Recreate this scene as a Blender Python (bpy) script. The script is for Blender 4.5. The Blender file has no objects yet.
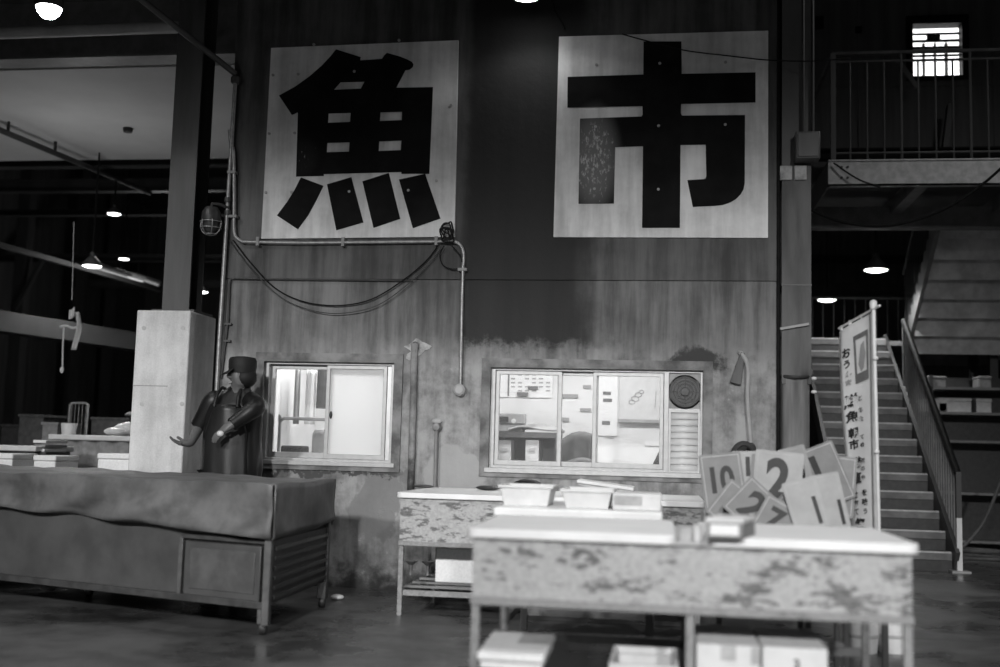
import bpy, bmesh, math, random
from mathutils import Vector, Matrix, Euler
from mathutils.geometry import tessellate_polygon
random.seed(7)
SC = bpy.context.scene
COL = SC.collection
PI = math.pi

# ------------------------------------------------------------------ camera
YAW, PIT, ROLL, FPX = -0.145086042, 0.103230287, 0.0268057931, 1118.38662
CAM = Vector((0, -8.6, 1.1))
_cy, _sy, _cp, _sp = math.cos(YAW), math.sin(YAW), math.cos(PIT), math.sin(PIT)
_cr, _sr = math.cos(ROLL), math.sin(ROLL)
FW = Vector((_sy * _cp, _cy * _cp, _sp))
_r0 = Vector((_cy, -_sy, 0))
_u0 = _r0.cross(FW)
RT = _cr * _r0 + _sr * _u0
UP = -_sr * _r0 + _cr * _u0


def ray(px, py):
    return FW * FPX + RT * (px - 500) - UP * (py - 333.5)


def at(px, py, Y):
    d = ray(px, py)
    return CAM + d * ((Y - CAM.y) / d.y)


def atz(px, py, Z):
    d = ray(px, py)
    return CAM + d * ((Z - CAM.z) / d.z)


cam_d = bpy.data.cameras.new('camera')
cam = bpy.data.objects.new('camera', cam_d)
COL.objects.link(cam)
cam.matrix_world = Matrix(((RT.x, UP.x, -FW.x, CAM.x), (RT.y, UP.y, -FW.y, CAM.y), (RT.z, UP.z, -FW.z, CAM.z), (0, 0, 0, 1)))
cam_d.sensor_width = 36
cam_d.lens = FPX * 36 / 1000
cam_d.clip_end = 200
cam_d.dof.use_dof = True
cam_d.dof.focus_distance = 9.0
cam_d.dof.aperture_fstop = 1.0
SC.camera = cam
SC.view_settings.view_transform = 'Standard'
SC.view_settings.look = 'None'
SC.view_settings.gamma = 1
SC.view_settings.use_curve_mapping = False
SC.view_settings.exposure = 0.0

w = bpy.data.worlds.new('world')
SC.world = w
w.use_nodes = True
w.node_tree.nodes['Background'].inputs[0].default_value = (1, 1, 1, 1)
w.node_tree.nodes['Background'].inputs[1].default_value = 0.075


# ------------------------------------------------------------------ materials (all neutral grey, floats)
class NT:
    def __init__(s, name):
        s.m = bpy.data.materials.new(name)
        s.m.use_nodes = True
        s.t = s.m.node_tree
        s.b = s.t.nodes['Principled BSDF']
        s.out = s.t.nodes['Material Output']
        s._c = None

    def n(s, typ, **k):
        o = s.t.nodes.new(typ)
        for a, v in k.items():
            setattr(o, a, v)
        return o

    def l(s, a, b):
        s.t.links.new(a, b)

    def coord(s, kind='Object'):
        if s._c is None:
            s._c = s.n('ShaderNodeTexCoord')
        return s._c.outputs[kind]

    def scaled(s, v=(1, 1, 1)):
        m = s.n('ShaderNodeMapping')
        m.inputs['Scale'].default_value = v
        s.l(s.coord(), m.inputs[0])
        return m.outputs[0]

    def noise(s, scale, detail=5, rough=.6, vec=(1, 1, 1)):
        o = s.n('ShaderNodeTexNoise')
        o.inputs['Scale'].default_value = scale
        o.inputs['Detail'].default_value = detail
        o.inputs['Roughness'].default_value = rough
        s.l(s.scaled(vec), o.inputs['Vector'])
        return o.outputs[0]

    def math(s, op, a, b=None, clamp=False):
        o = s.n('ShaderNodeMath', operation=op, use_clamp=clamp)
        for i, v in enumerate((a, b)):
            if v is None:
                continue
            if hasattr(v, 'links'):
                s.l(v, o.inputs[i])
            else:
                o.inputs[i].default_value = v
        return o.outputs[0]

    def step(s, v, lo, hi, a=0., b=1.):
        o = s.n('ShaderNodeMapRange', interpolation_type='SMOOTHSTEP')
        s.l(v, o.inputs[0])
        for i, q in enumerate((lo, hi, a, b)):
            o.inputs[i + 1].default_value = q
        return o.outputs[0]

    def mix(s, f, a, b):
        o = s.n('ShaderNodeMix', data_type='FLOAT')
        for i, v in ((0, f), (2, a), (3, b)):
            if hasattr(v, 'links'):
                s.l(v, o.inputs[i])
            else:
                o.inputs[i].default_value = v
        return o.outputs[0]

    def xyz(s):
        o = s.n('ShaderNodeSeparateXYZ')
        s.l(s.coord(), o.inputs[0])
        return o.outputs

    def bump(s, h, strength=.3, dist=.01):
        o = s.n('ShaderNodeBump')
        o.inputs['Strength'].default_value = strength
        o.inputs['Distance'].default_value = dist
        s.l(h, o.inputs['Height'])
        s.l(o.outputs[0], s.b.inputs['Normal'])

    def fin(s, col, rough=.6, metal=0.):
        for v, k in ((col, 'Base Color'), (rough, 'Roughness'), (metal, 'Metallic')):
            if hasattr(v, 'links'):
                s.l(v, s.b.inputs[k])
            elif k == 'Base Color':
                s.b.inputs[k].default_value = (v, v, v, 1)
            else:
                s.b.inputs[k].default_value = v
        return s.m


def simple(name, g, rough=.6, metal=0., var=.2, scale=9., vec=(1, 1, 1), bump=0.):
    t = NT(name)
    nz = t.noise(scale, 5, .6, vec)
    c = t.step(nz, .3, .7, g * (1 - var), g * (1 + var))
    if bump:
        t.bump(nz, bump)
    return t.fin(c, rough, metal)


def emit(name, s, g=1.):
    t = NT(name)
    t.b.inputs['Emission Color'].default_value = (g, g, g, 1)
    t.b.inputs['Emission Strength'].default_value = s
    return t.fin(.8, .4)


def concrete(name, g, var=.35, scale=1.5, rough=.8):
    t = NT(name)
    a = t.noise(scale, 8, .65)
    b = t.noise(scale * 4, 4, .6, (1, 1, .12))
    c = t.noise(scale * 40, 2, .5)
    f = t.math('ADD', t.math('MULTIPLY', a, .55), t.math('ADD', t.math('MULTIPLY', b, .3), t.math('MULTIPLY', c, .15)))
    col = t.step(f, .34, .66, g * (1 - var), g * (1 + var))
    t.bump(f, .25, .01)
    return t.fin(col, rough)


def peeling(name, base, under, thr=.53, lowband=None, scale=5., rough=.55, metal=.0, st=(1, 1, 1.6)):
    """worn paint: light coat with darker rust-like patches, more of them low and high on the panel"""
    t = NT(name)
    n1 = t.noise(scale, 8, .68, st)
    n2 = t.noise(scale * 3, 5, .6, (.6, 1, 1.8))
    big = t.noise(scale * .3, 3, .5)
    z = t.xyz()[2]
    k = t.math('ADD', t.math('MULTIPLY', n1, .55), t.math('ADD', t.math('MULTIPLY', n2, .3), t.math('MULTIPLY', big, .2)))
    if lowband:
        lo, hi, amt = lowband
        k = t.math('ADD', k, t.step(z, lo, hi, amt, 0.))
    m = t.step(k, thr - .02, thr + .035)
    fine = t.noise(60, 3, .6)
    c = t.mix(m, t.step(fine, .3, .7, base * .85, base * 1.12), t.step(n2, .35, .65, under * .6, under * 1.4))
    t.bump(m, .35, -.004)
    return t.fin(c, rough, metal)


M = {}
M['conc'] = concrete('pillar concrete', .56, .26, 2.)
M['floor'] = None
M['steel_dark'] = simple('dark painted steel', .045, .5, 0, .25, 5, (1, 1, .2))
M['steel_col'] = simple('grey painted steel', .06, .5, 0, .3, 6, (1, 1, .1))
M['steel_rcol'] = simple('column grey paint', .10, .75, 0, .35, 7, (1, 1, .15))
M['steel_mid'] = simple('mid grey painted steel', .17, .45, 0, .2, 6)
M['balc'] = simple('balcony fascia paint', .42, .38, .0, .2, 12)
M['galv'] = simple('galvanised tube', .30, .4, .4, .2, 30)
M['alu'] = simple('aluminium sash', .40, .4, .25, .08, 20)
M['black'] = simple('black rubber', .012, .55, 0, .3, 20)
M['blackish'] = simple('dark plastic', .03, .5, 0, .3, 20)
M['darkgrey'] = simple('dark grey plastic', .07, .55, 0, .3, 15)
M['greyplastic'] = simple('grey plastic', .25, .5, 0, .2, 15)
M['white'] = simple('white plastic', .64, .45, 0, .06, 12)
M['foam'] = simple('white foam', .80, .75, 0, .06, 60, (1, 1, 1), .1)
M['card'] = simple('pale cardboard', .62, .8, 0, .1, 14)
M['cardgrey'] = simple('grey tape paper', .4, .7, 0, .15, 12)
M['paper'] = simple('white paper', .8, .8, 0, .04, 10)
M['top'] = simple('white worn tabletop', .8, .42, 0, .07, 4, (1, 3, 1))
M['edge'] = simple('table edge rail', .30, .5, .2, .4, 18)
M['tin'] = peeling('peeling grey table paint', .38, .10, .552, (.0, .10, .11), 15., st=(.55, 1, 1.5))
M['tinleg'] = peeling('worn leg paint', .25, .18, .56, None, 14.)
M['tank'] = simple('tank grey paint', .08, .42, 0, .22, 3.)
M['tankpanel'] = simple('tank panel paint', .10, .4, 0, .25, 6.)
M['tankrail'] = simple('tank rail', .10, .38, .4, .25, 9.)
M['tarp'] = simple('dusty vinyl cover', .125, .6, 0, .35, 4., (1, 1, 1), .25)
M['skin'] = simple('skin', .13, .5, 0, .08, 20)
M['cloth_dark'] = simple('dark jacket cloth', .009, .42, 0, .4, 9, (1, 1, .3), .3)
M['cloth_mid'] = simple('grey apron cloth', .014, .4, 0, .4, 7, (1, 1, .25), .3)
M['hair'] = simple('dark cap', .005, .7, 0, .3, 30)
M['wood'] = simple('pale board', .42, .7, 0, .2, 6, (6, 1, 1))
M['glassy'] = None
M['ofwall'] = simple('office wall paper', .72, .8, 0, .06, 3)
M['ofgrey'] = simple('office grey', .34, .6, 0, .15, 6)
M['stair'] = simple('stair plate', .13, .5, 0, .45, 5, (.6, 2, 1))
M['stairunder'] = simple('stair underside', .6, .5, 0, .25, 4)
M['bannercloth'] = simple('banner cloth', .74, .8, 0, .06, 6)
M['ink'] = simple('black print', .02, .6, 0, .2, 20)
M['inkgrey'] = simple('grey print', .16, .6, 0, .2, 20)
M['rope'] = simple('white cord', .6, .8, 0, .1, 40)
M['plate'] = simple('number plate board', .21, .6, 0, .12, 7, (1, 1, 1))
M['plate2'] = simple('pale number plate board', .36, .6, 0, .1, 7)
M['ceilpanel'] = simple('ceiling board', .62, .8, 0, .06, 1.2)
M['roof'] = simple('roof deck', .035, .8, 0, .2, 2)
M['hall'] = simple('dark cladding', .08, .7, 0, .3, 3, (3, 3, .2))
M['uppercl'] = simple('upper wall cladding', .13, .7, 0, .2, 3, (3, 3, .2))
M['casing'] = simple('streaked column casing', .24, .7, 0, .45, 6, (1, 1, .12))
M['margin'] = simple('stained plaster margin', .17, .75, 0, .6, 4)
M['boxgrey'] = simple('grey carton side', .2, .8, 0, .1, 9)
M['holes'] = simple('plugged tie hole', .46, .8, 0, .2, 9)
M['patch'] = simple('pale plaster patch', .34, .8, 0, .45, 14)
M['girder'] = simple('dim girder', .012, .9, 0, .2, 4)
M['hallpale'] = simple('pale board wall', .2, .7, 0, .2, 3)
M['ductgrey'] = simple('pale duct', .42, .5, 0, .15, 4)
M['bulb'] = emit('lit lamp glass', 14.)
M['bulbfar'] = emit('lit far lamp glass', 9.)
M['bulbbig'] = emit('lit near lamp glass', 30.)
M['tube'] = emit('lit tube', 6.)
M['tubedim'] = emit('dim lit tube', .3)
M['winlit'] = emit('lit window light', 2.6)


M['black'].node_tree.nodes['Principled BSDF'].inputs['Specular IOR Level'].default_value = .1


def glass_mat():
    t = NT('window glass')
    tr = t.n('ShaderNodeBsdfTransparent')
    gl = t.n('ShaderNodeBsdfGlossy')
    gl.inputs['Roughness'].default_value = .02
    df = t.n('ShaderNodeBsdfDiffuse')
    df.inputs[0].default_value = (.6, .6, .6, 1)
    a = t.n('ShaderNodeMixShader')
    a.inputs[0].default_value = .06
    t.l(tr.outputs[0], a.inputs[1])
    t.l(df.outputs[0], a.inputs[2])
    b = t.n('ShaderNodeMixShader')
    fr = t.n('ShaderNodeFresnel')
    fr.inputs[0].default_value = 1.2
    t.l(fr.outputs[0], b.inputs[0])
    t.l(a.outputs[0], b.inputs[1])
    t.l(gl.outputs[0], b.inputs[2])
    t.l(b.outputs[0], t.out.inputs[0])
    return t.m


def frosted_mat():
    t = NT('frosted white film')
    tr = t.n('ShaderNodeBsdfTranslucent')
    tr.inputs[0].default_value = (.9, .9, .9, 1)
    df = t.n('ShaderNodeBsdfDiffuse')
    df.inputs[0].default_value = (.85, .85, .85, 1)
    a = t.n('ShaderNodeMixShader')
    a.inputs[0].default_value = .35
    t.l(tr.outputs[0], a.inputs[1])
    t.l(df.outputs[0], a.inputs[2])
    t.l(a.outputs[0], t.out.inputs[0])
    return t.m


M['glass'] = glass_mat()
M['frost'] = frosted_mat()


def floor_mat():
    t = NT('wet concrete floor')
    a = t.noise(.9, 8, .62)
    b = t.noise(5, 6, .6)
    c = t.step(t.math('ADD', t.math('MULTIPLY', a, .7), t.math('MULTIPLY', b, .3)), .36, .64, .03, .11)
    r = t.step(a, .4, .62, .22, .55)
    # trowelled joints
    x, y, z = t.xyz()
    fx = t.math('ABSOLUTE', t.math('SUBTRACT', t.math('FRACT', t.math('MULTIPLY', y, .42)), .5))
    line = t.step(fx, .0, .012, .35, 1.)
    c = t.math('MULTIPLY', c, line)
    t.bump(b, .15, .01)
    return t.fin(c, r)


M['floor'] = floor_mat()


def wall_mat():
    t = NT('sooty peeling wall')
    x, y, z = t.xyz()
    big = t.noise(1.3, 7, .62)
    fine = t.noise(9, 6, .65)
    mid = t.noise(3.6, 5, .6, (1, 1, .6))
    streak = t.noise(5.5, 6, .65, (1, 1, .09))
    # worn paint, paler where flaked: mostly around and under the windows
    zz = t.math('ADD', z, t.math('MULTIPLY', t.math('SUBTRACT', fine, .5), .5))
    low = t.step(zz, 2.02, 1.72)
    base = t.step(t.math('ADD', t.math('MULTIPLY', big, .35), t.math('MULTIPLY', streak, .65)), .37, .63, .05, .20)
    pale = t.step(t.math('ADD', t.math('MULTIPLY', fine, .3), t.math('ADD', t.math('MULTIPLY', mid, .4), t.math('MULTIPLY', streak, .3))), .38, .62, .10, .38)
    c = t.mix(t.math('MULTIPLY', low, .9), base, pale)
    flk = t.step(t.math('ADD', t.math('MULTIPLY', fine, .6), t.math('MULTIPLY', big, .4)), .60, .64)
    flk = t.math('MULTIPLY', flk, t.step(zz, 1.95, 1.6))
    c = t.mix(flk, c, .42)
    # upper wall darkened in colour, standing in for the weaker lamp light there
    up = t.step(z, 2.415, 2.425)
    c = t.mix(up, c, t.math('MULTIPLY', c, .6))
    # soot stain between the two boards running down to the right-hand window
    xx = t.math('ADD', x, t.math('MULTIPLY', t.math('SUBTRACT', big, .5), .35))
    zf = t.math('ADD', z, t.math('MULTIPLY', t.math('SUBTRACT', fine, .5), .35))
    s = t.math('MULTIPLY', t.step(xx, -1.66, -1.50), t.step(xx, -.40, -.72))
    s = t.math('MULTIPLY', s, t.step(zf, 1.86, 1.98))
    c = t.mix(t.math('MULTIPLY', s, .95), c, .007)
    # soot over the exhaust fan
    dx = t.math('ADD', x, -.27)
    dz = t.math('ADD', z, -1.80)
    d2 = t.math('ADD', t.math('MULTIPLY', dx, dx), t.math('MULTIPLY', t.math('MULTIPLY', dz, dz), 3.))
    d2 = t.math('ADD', d2, t.math('MULTIPLY', t.math('SUBTRACT', fine, .5), .12))
    c = t.mix(t.step(d2, .05, .02), c, .03)
    # bare pale plaster between the windows and under the left one
    for (qx, qz, rx, rz, g) in ((-1.58, .90, .24, .24, .34), (-2.18, .62, .22, .3, .2)):
        ex = t.math('DIVIDE', t.math('ADD', x, -qx), rx)
        ez = t.math('DIVIDE', t.math('ADD', z, -qz), rz)
        ed = t.math('ADD', t.math('MULTIPLY', ex, ex), t.math('MULTIPLY', ez, ez))
        ed = t.math('ADD', ed, t.math('MULTIPLY', t.math('SUBTRACT', mid, .5), 3.))
        c = t.mix(t.math('MULTIPLY', t.step(ed, 1.0, .8), .85), c, g)
    # darker band under the sills
    hz = t.math('ABSOLUTE', t.math('ADD', zz, -.9))
    c = t.mix(t.math('MULTIPLY', t.step(hz, .06, .02), t.step(x, -1.9, -2.1)), c, .06)
    # darker towards the foot of the wall
    c = t.mix(t.step(zz, .25, -.02), c, .03)
    t.bump(t.math('ADD', fine, t.math('MULTIPLY', flk, .6)), .4, .012)
    return t.fin(c, .72)


M['wall'] = wall_mat()


def sign_mat(name, g):
    t = NT(name)
    x, y, z = t.xyz()
    a = t.noise(2.2, 7, .65)
    s = t.noise(7, 6, .6, (1, 1, .1))
    sp = t.noise(24, 4, .7)
    f = t.math('ADD', t.math('MULTIPLY', a, .5), t.math('MULTIPLY', s, .5))
    c = t.step(f, .32, .66, g * .60, g * 1.15)
    c = t.mix(t.step(t.math('ADD', t.math('MULTIPLY', sp, .6), t.math('MULTIPLY', a, .4)), .66, .72), c, g * .35)
    return t.fin(c, .6)


M['sign'] = sign_mat('weathered white plywood', .72)


def stroke_mat(name, wear):
    t = NT(name)
    x, y, z = t.xyz()
    a = t.noise(3, 6, .6)
    s = t.noise(42, 6, .75, (1, 1, .45))
    c = t.step(a, .35, .65, .003, .009)
    wx, wz, rx, rz, amt, wg = wear
    dx = t.math('DIVIDE', t.math('ADD', x, -wx), rx)
    dz = t.math('DIVIDE', t.math('ADD', z, -wz), rz)
    d = t.math('ADD', t.math('MULTIPLY', dx, dx), t.math('MULTIPLY', dz, dz))
    m = t.step(d, 1., .0)
    c = t.mix(t.math('MULTIPLY', m, .85), c, wg)
    fl = t.step(t.math('ADD', s, t.math('MULTIPLY', m, amt)), .70, .80)
    c = t.mix(t.math('MULTIPLY', fl, m), c, .45)
    # scattered scratches
    v = t.noise(18, 5, .8, (1, 1, .3))
    c = t.mix(t.step(v, .74, .78), c, .08)
    t.b.inputs['Specular IOR Level'].default_value = .12
    return t.fin(c, .7)


# ------------------------------------------------------------------ mesh builder
W = {}


class MB:
    def __init__(s):
        s.v = []
        s.f = []

    def add(s, vs, fs, mat=None):
        o = len(s.v)
        for p in vs:
            p = Vector(p)
            s.v.append(mat @ p if mat else p)
        s.f += [tuple(i + o for i in q) for q in fs]
        return s

    def box(s, x0, x1, y0, y1, z0, z1, mat=None):
        vs = [(x, y, z) for z in (z0, z1) for y in (y0, y1) for x in (x0, x1)]
        return s.add(vs, [(0, 2, 3, 1), (4, 5, 7, 6), (0, 1, 5, 4), (2, 6, 7, 3), (0, 4, 6, 2), (1, 3, 7, 5)], mat)

    def hexa(s, b, t):
        """bottom quad b and top quad t, both counter-clockwise from above"""
        return s.add(list(b) + list(t), [(3, 2, 1, 0), (4, 5, 6, 7)] + [(i, (i + 1) % 4, (i + 1) % 4 + 4, i + 4) for i in range(4)])

    def bar(s, p0, p1, wd, ht, up=(0, 0, 1)):
        p0, p1 = Vector(p0), Vector(p1)
        d = (p1 - p0).normalized()
        u = Vector(up)
        sd = d.cross(u)
        if sd.length < 1e-4:
            sd = d.cross(Vector((1, 0, 0)))
        sd.normalize()
        u = sd.cross(d)
        vs = []
        for p in (p0, p1):
            for a, b in ((-1, -1), (1, -1), (1, 1), (-1, 1)):
                vs.append(p + sd * a * wd / 2 + u * b * ht / 2)
        return s.add(vs, [(0, 1, 2, 3), (7, 6, 5, 4)] + [(i, i + 4, (i + 1) % 4 + 4, (i + 1) % 4) for i in range(4)])

    def tube(s, pts, r, n=10, closed=False):
        pts = [Vector(p) for p in pts]
        k = len(pts)
        rs = r if isinstance(r, (list, tuple)) else [r] * k
        tang = []
        for i in range(k):
            a = pts[(i - 1) % k] if closed else pts[max(i - 1, 0)]
            b = pts[(i + 1) % k] if closed else pts[min(i + 1, k - 1)]
            tang.append((b - a).normalized())
        ref = Vector((0, 0, 1)) if abs(tang[0].z) < .9 else Vector((1, 0, 0))
        nrm = (ref - tang[0] * ref.dot(tang[0])).normalized()
        vs = []
        for i in range(k):
            nrm = nrm - tang[i] * nrm.dot(tang[i])
            nrm.normalize()
            bi = tang[i].cross(nrm)
            for j in range(n):
                a = 2 * PI * j / n
                vs.append(pts[i] + (nrm * math.cos(a) + bi * math.sin(a)) * rs[i])
        fs = []
        for i in range(k if closed else k - 1):
            i2 = (i + 1) % k
            for j in range(n):
                fs.append((i * n + j, i * n + (j + 1) % n, i2 * n + (j + 1) % n, i2 * n + j))
        if not closed:
            fs.append(tuple(range(n - 1, -1, -1)))
            fs.append(tuple(range((k - 1) * n, k * n)))
        return s.add(vs, fs)

    def lathe(s, prof, c=(0, 0, 0), n=24, axis=None):
        mat = Matrix.Translation(Vector(c))
        if axis is not None:
            mat = mat @ Vector((0, 0, 1)).rotation_difference(Vector(axis)).to_matrix().to_4x4()
        vs = []
        for r, z in prof:
            for j in range(n):
                a = 2 * PI * j / n
                vs.append((r * math.cos(a), r * math.sin(a), z))
        fs = []
        k = len(prof)
        for i in range(k - 1):
            for j in range(n):
                fs.append((i * n + j, i * n + (j + 1) % n, (i + 1) * n + (j + 1) % n, (i + 1) * n + j))
        if prof[0][0] > 1e-6:
            fs.append(tuple(range(n - 1, -1, -1)))
        if prof[-1][0] > 1e-6:
            fs.append(tuple(range((k - 1) * n, k * n)))
        return s.add(vs, fs, mat)

    def ell(s, c, rx, ry, rz, nu=16, nv=10, rot=None):
        mat = Matrix.Translation(Vector(c))
        if rot:
            mat = mat @ Euler(rot).to_matrix().to_4x4()
        vs, fs = [], []
        for i in range(nv + 1):
            t = PI * i / nv
            for j in range(nu):
                a = 2 * PI * j / nu
                vs.append((rx * math.sin(t) * math.cos(a), ry * math.sin(t) * math.sin(a), rz * math.cos(t)))
        for i in range(nv):
            for j in range(nu):
                fs.append((i * nu + j, (i + 1) * nu + j, (i + 1) * nu + (j + 1) % nu, i * nu + (j + 1) % nu))
        return s.add(vs, fs, mat)

    def prism(s, loops, fn, d0, d1):
        """loops of 2-D points (outer first, then holes); fn(u, v, d) -> 3-D"""
        flat = [p for lp in loops for p in lp]
        tris = tessellate_polygon([[Vector((a, b, 0)) for a, b in lp] for lp in loops])
        n = len(flat)
        vs = [fn(a, b, d0) for a, b in flat] + [fn(a, b, d1) for a, b in flat]
        fs = [tuple(t) for t in tris] + [tuple(i + n for i in reversed(t)) for t in tris]
        o = 0
        for lp in loops:
            k = len(lp)
            for i in range(k):
                a, b = o + i, o + (i + 1) % k
                fs.append((a, a + n, b + n, b))
            o += k
        return s.add(vs, fs)

    def grid(s, fn, nu, nv):
        vs = [fn(i / nu, j / nv) for j in range(nv + 1) for i in range(nu + 1)]
        fs = [(j * (nu + 1) + i, j * (nu + 1) + i + 1, (j + 1) * (nu + 1) + i + 1, (j + 1) * (nu + 1) + i) for j in range(nv) for i in range(nu)]
        return s.add(vs, fs)

    def build(s, name, mat, parent=None, world=True, bevel=0., keep=False, ang=35, solid=0., sub=0):
        inv = None
        off = Vector((0, 0, 0))
        if parent is not None:
            top = parent
            while top.parent:
                top = top.parent
            if world:
                inv = W[top.name].inverted()
        elif not keep:
            xs, ys, zs = zip(*[(p.x, p.y, p.z) for p in s.v])
            off = Vector(((min(xs) + max(xs)) / 2, (min(ys) + max(ys)) / 2, min(zs)))
        vs = [(inv @ p) if inv else p - off for p in s.v]
        me = bpy.data.meshes.new(name)
        me.from_pydata([tuple(p) for p in vs], [], s.f)
        bm = bmesh.new()
        bm.from_mesh(me)
        bmesh.ops.remove_doubles(bm, verts=bm.verts, dist=1e-5)
        bmesh.ops.recalc_face_normals(bm, faces=bm.faces)
        bm.to_mesh(me)
        bm.free()
        me.polygons.foreach_set('use_smooth', [True] * len(me.polygons))
        me.set_sharp_from_angle(angle=math.radians(ang))
        me.materials.append(mat)
        o = bpy.data.objects.new(name, me)
        COL.objects.link(o)
        if parent is not None:
            o.parent = parent
        else:
            o.location = off
            W[o.name] = Matrix.Translation(off)
        if solid:
            md = o.modifiers.new('Solid', 'SOLIDIFY')
            md.thickness = solid
            md.offset = 0
        if bevel:
            md = o.modifiers.new('Bevel', 'BEVEL')
            md.width = bevel
            md.segments = 2
            md.limit_method = 'ANGLE'
        if sub:
            md = o.modifiers.new('Sub', 'SUBSURF')
            md.levels = sub
            md.render_levels = sub
        return o


def tag(o, label=None, cat=None, group=None, kind=None):
    if label:
        o['label'] = label
    if cat:
        o['category'] = cat
    if group:
        o['group'] = group
    if kind:
        o['kind'] = kind
    return o


def thing(name, label, cat, loc=(0, 0, 0), rotz=0., group=None):
    o = bpy.data.objects.new(name, None)
    o.empty_display_size = .1
    COL.objects.link(o)
    o.location = loc
    o.rotation_euler = (0, 0, rotz)
    W[o.name] = Matrix.Translation(Vector(loc)) @ Matrix.Rotation(rotz, 4, 'Z')
    return tag(o, label, cat, group)


def dup(o, loc, rotz=None, label=None, group=None):
    r = o.copy()
    COL.objects.link(r)
    r.location = loc
    if rotz is not None:
        r.rotation_euler = (0, 0, rotz)
    W[r.name] = Matrix.Translation(Vector(loc)) @ Matrix.Rotation(r.rotation_euler.z, 4, 'Z')
    tag(r, label, None, group)
    for ch in list(o.children):
        c = ch.copy()
        COL.objects.link(c)
        c.parent = r
        for g in list(ch.children):
            d = g.copy()
            COL.objects.link(d)
            d.parent = c
    return r


def struct(mb, name, mat, keep=True, bevel=0.):
    return tag(mb.build(name, mat, None, True, bevel, keep), kind='structure')


def smooth_path(pts, n=8):
    pts = [Vector(p) for p in pts]
    out = []
    for i in range(len(pts) - 1):
        p0 = pts[max(i - 1, 0)]
        p1, p2 = pts[i], pts[i + 1]
        p3 = pts[min(i + 2, len(pts) - 1)]
        for k in range(n):
            t = k / n
            out.append(.5 * ((2 * p1) + (p2 - p0) * t + (2 * p0 - 5 * p1 + 4 * p2 - p3) * t * t + (3 * p1 - p0 - 3 * p2 + p3) * t ** 3))
    out.append(pts[-1])
    return out


def text_mb(txt, fn, size=1., bold=0., depth=0.):
    """flat lettering as a mesh, mapped by fn(u, v) with text height about 1 unit, centred on 0,0"""
    cu = bpy.data.curves.new('lettering', 'FONT')
    cu.body = txt
    cu.size = size
    cu.offset = bold
    cu.extrude = .5
    cu.align_x = 'CENTER'
    cu.align_y = 'CENTER'
    ob = bpy.data.objects.new('lettering', cu)
    COL.objects.link(ob)
    dg = bpy.context.evaluated_depsgraph_get()
    me = bpy.data.meshes.new_from_object(ob.evaluated_get(dg))
    mb = MB()
    xs = [v.co.x for v in me.vertices]
    ys = [v.co.y for v in me.vertices]
    if xs:
        cx, cy2 = (min(xs) + max(xs)) / 2, (min(ys) + max(ys)) / 2
        mb.add([fn(v.co.x - cx, v.co.y - cy2, v.co.z) for v in me.vertices], [tuple(p.vertices) for p in me.polygons])
    bpy.data.objects.remove(ob)
    bpy.data.curves.remove(cu)
    return mb


# ================================================================== SETTING
ROOF = 7.4
struct(MB().box(-16, 9, -18, 22, -.2, 0), 'floor', M['floor'])
struct(MB().box(-16, 9, -18, 22, ROOF, ROOF + .15), 'ceiling', M['roof'])
struct(MB().box(-16, 9, 20, 20.2, 0, ROOF), 'wall_back', M['hall'])
struct(MB().box(-14.2, -14, -18, 20, 0, ROOF), 'wall_left', M['hall'])
struct(MB().box(7.5, 7.7, -18, 20, 0, ROOF), 'wall_right', M['hall'])

WL, WR = -3.54, .85
w1 = (-3.16, -2.09, .94, 1.755)
w2 = (-1.32, .31, .93, 1.735)


def rectloop(x0, x1, z0, z1):
    return [(x0, z0), (x1, z0), (x1, z1), (x0, z1)]


mb = MB()
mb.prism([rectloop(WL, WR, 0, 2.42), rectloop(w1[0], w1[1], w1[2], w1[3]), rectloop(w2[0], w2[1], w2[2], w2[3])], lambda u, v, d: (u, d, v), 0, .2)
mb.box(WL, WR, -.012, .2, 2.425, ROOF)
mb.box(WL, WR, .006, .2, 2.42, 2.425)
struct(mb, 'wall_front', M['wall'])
# raised plaster margins round the openings
mb = MB()
for (x0, x1, z0, z1) in (w1, w2):
    mb.prism([rectloop(x0 - .07, x1 + .07, z0 - .04, z1 + .07), rectloop(x0, x1, z0, z1)], lambda u, v, d: (u, d, v), -.018, .0)
struct(mb, 'trim_1', M['margin'])
# office room behind the wall
OB = 2.3
struct(MB().box(WL + .01, WR - .01, OB, OB + .1, 0, 2.6), 'wall_office', M['ofwall'])
mb = MB()
mb.box(WL + .01, WL + .09, .2, OB, 0, 2.6)
mb.box(WR - .09, WR - .01, .2, OB, 0, 2.6)
struct(mb, 'wall_partition', M['ofwall'])
struct(MB().box(WL + .01, WR - .01, .2, OB + .1, 2.6, 2.7), 'ceiling_office', M['ofwall'])
struct(MB().box(WL + .09, WR - .09, .2, OB, .002, .02), 'floor_office', M['ofgrey'])


# ---- windows
def sash(x0, x1, z0, z1, y, win, pane_mat, t=.045, name='sash'):
    f = MB().prism([rectloop(x0, x1, z0, z1), rectloop(x0 + t, x1 - t, z0 + t * 1.3, z1 - t)], lambda u, v, d: (u, d, v), y, y + .03).build(name, M['alu'], win, bevel=.003)
    MB().box(x0 + t - .004, x1 - t + .004, y + .012, y + .017, z0 + t, z1 - t + .004).build('pane', pane_mat, f)
    return f


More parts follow.
